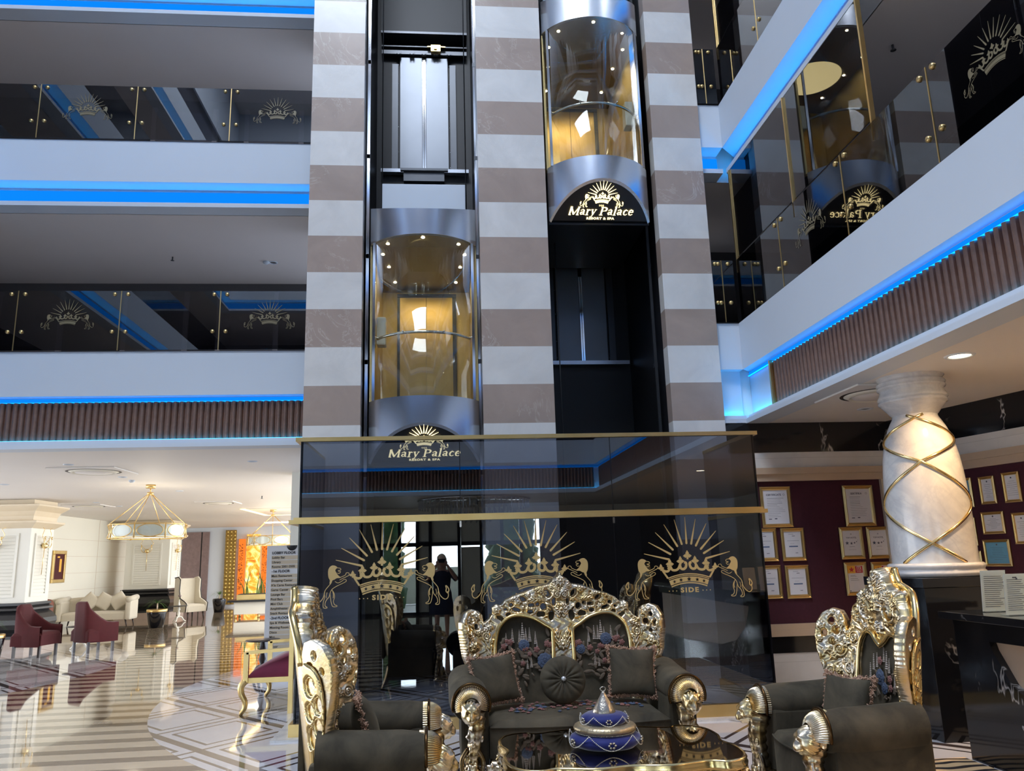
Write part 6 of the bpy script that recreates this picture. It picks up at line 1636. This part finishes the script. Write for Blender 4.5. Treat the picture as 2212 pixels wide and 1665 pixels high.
# the photographer, standing at the camera
def skinned(name, m_, verts, edges, parent, sub=2):
    me = bpy.data.meshes.new(name); me.from_pydata([v[0] for v in verts], edges, []); me.materials.append(mat(m_))
    o = bpy.data.objects.new(name, me); COL.objects.link(o); o.parent = parent
    sk_ = o.modifiers.new('skin', 'SKIN'); sk_.use_smooth_shade = True
    lay = me.skin_vertices[0] if len(me.skin_vertices) else None
    if lay is None:
        bm = bmesh.new(); bm.from_mesh(me); bm.verts.layers.skin.verify(); bm.to_mesh(me); bm.free(); lay = me.skin_vertices[0]
    for i, v in enumerate(verts):
        r_ = v[1]; lay.data[i].radius = r_ if isinstance(r_, tuple) else (r_, r_); lay.data[i].use_root = (i == 0)
    sb = o.modifiers.new('sub', 'SUBSURF'); sb.levels = sub; sb.render_levels = sub
    return o
pt = thing('person', 'person in dark clothes with fair hair holding up a phone, mirrored in the smoked glass', 'person', (0, -.30, 0))
V = [((0,0,.92),(.15,.11)), ((0,0,1.05),(.13,.10)), ((0,.01,1.22),(.15,.11)), ((0,.0,1.36),(.13,.08)), ((0,.02,1.44),.05), ((0,.05,1.52),.06),
     ((.17,0,1.37),.055), ((.30,.08,1.22),.042), ((.18,.22,1.40),.034), ((.10,.25,1.53),.026), ((-.17,0,1.37),.055), ((-.30,.08,1.22),.042), ((-.18,.22,1.40),.034), ((-.10,.25,1.53),.026),
     ((.09,0,.85),.085), ((.10,.02,.48),.055), ((.10,-.01,.09),.035), ((.11,.12,.04),.032), ((-.09,0,.85),.085), ((-.10,.02,.48),.055), ((-.10,-.01,.09),.035), ((-.11,.12,.04),.032)]
Eg = [(0,1),(1,2),(2,3),(3,4),(4,5),(3,6),(6,7),(7,8),(8,9),(3,10),(10,11),(11,12),(12,13),(0,14),(14,15),(15,16),(16,17),(0,18),(18,19),(19,20),(20,21)]
skinned('body', 'skin', V, Eg, pt)
h = MB(); h.ball((0,.06,1.60), .078, .098, .115, 28, 22, fn=lambda d: 1+.16*math.exp(-((d.x)**2+(d.y-.98)**2+(d.z+.12)**2)/.03)-.06*math.exp(-((abs(d.x)-.38)**2+(d.y-.88)**2+(d.z-.12)**2)/.03)+.04*math.exp(-((d.x)**2+(d.y-.88)**2+(d.z+.5)**2)/.02))
for s in (-1, 1): h.ball((s*.080, .05, 1.60), .012, .022, .032, 10, 8)
h.build('head', 'skin', pt)
h = MB(); h.ball((0,.035,1.625), .098, .108, .118, 24, 16, fn=lambda d: 1+.05*math.sin(d.x*20)); h.ball((0,-.03,1.50), .10, .06, .14, 20, 12, fn=lambda d: 1+.06*math.sin(d.x*25)); h.build('hair', 'blond hair', pt)
h = MB().lathe([(.205,.86), (.20,.95), (.165,1.06), (.18,1.2), (.19,1.30), (.16,1.38), (.07,1.43)], seg=32, rf=lambda a, z: 1-.28*abs(math.sin(a))); h.build('top', 'navy cloth', pt)
h = MB().lathe([(.26,.55), (.25,.62), (.22,.80), (.20,.90), (.185,.98)], seg=40, rf=lambda a, z: (1-.22*abs(math.sin(a)))*(1+.03*math.sin(a*9)*(z < .8))); h.build('skirt', 'navy cloth', pt)
for s in (-1, 1):
    c = Vector((s*.095, .255, 1.56)); fg = MB(); fg.ball(c, .022, .016, .040, 12, 8)
    for k, l in enumerate((.060,.068,.064,.052)): fg.tube(smooth_pts([c+Vector((s*.006, .0, .028-.018*k)), c+Vector((-s*.012, .018, .034-.018*k)), c+Vector((-s*.012-s*l*.35, .020, .034-.018*k))], 3), .0085, 8)
    fg.tube(smooth_pts([c+Vector((0,-.01,-.02)), c+Vector((-s*.025,-.012,-.025)), c+Vector((-s*.045,-.010,-.015))], 3), .010, 8); fg.build('hand', 'skin', pt)
for s in (-1, 1): MB().tube([(s*.13,0,1.37), (s*.17,0,1.37), (s*.235,.04,1.295), (s*.30,.08,1.22)], [.07,.072,.062,.056], 12).build('sleeve', 'navy cloth', pt)
for s in (-1, 1): MB().ball((s*.10, .05, .035), .045, .12, .035, 16, 10).build('shoe', 'black paint', pt)
o = MB().box(-.078, -.034, EYE-.040, .078, -.026, EYE+.036, bev=.003).build('phone', 'gloss black panel'); tag(o, 'black phone held sideways in front of the face by the person, mirrored', 'phone')
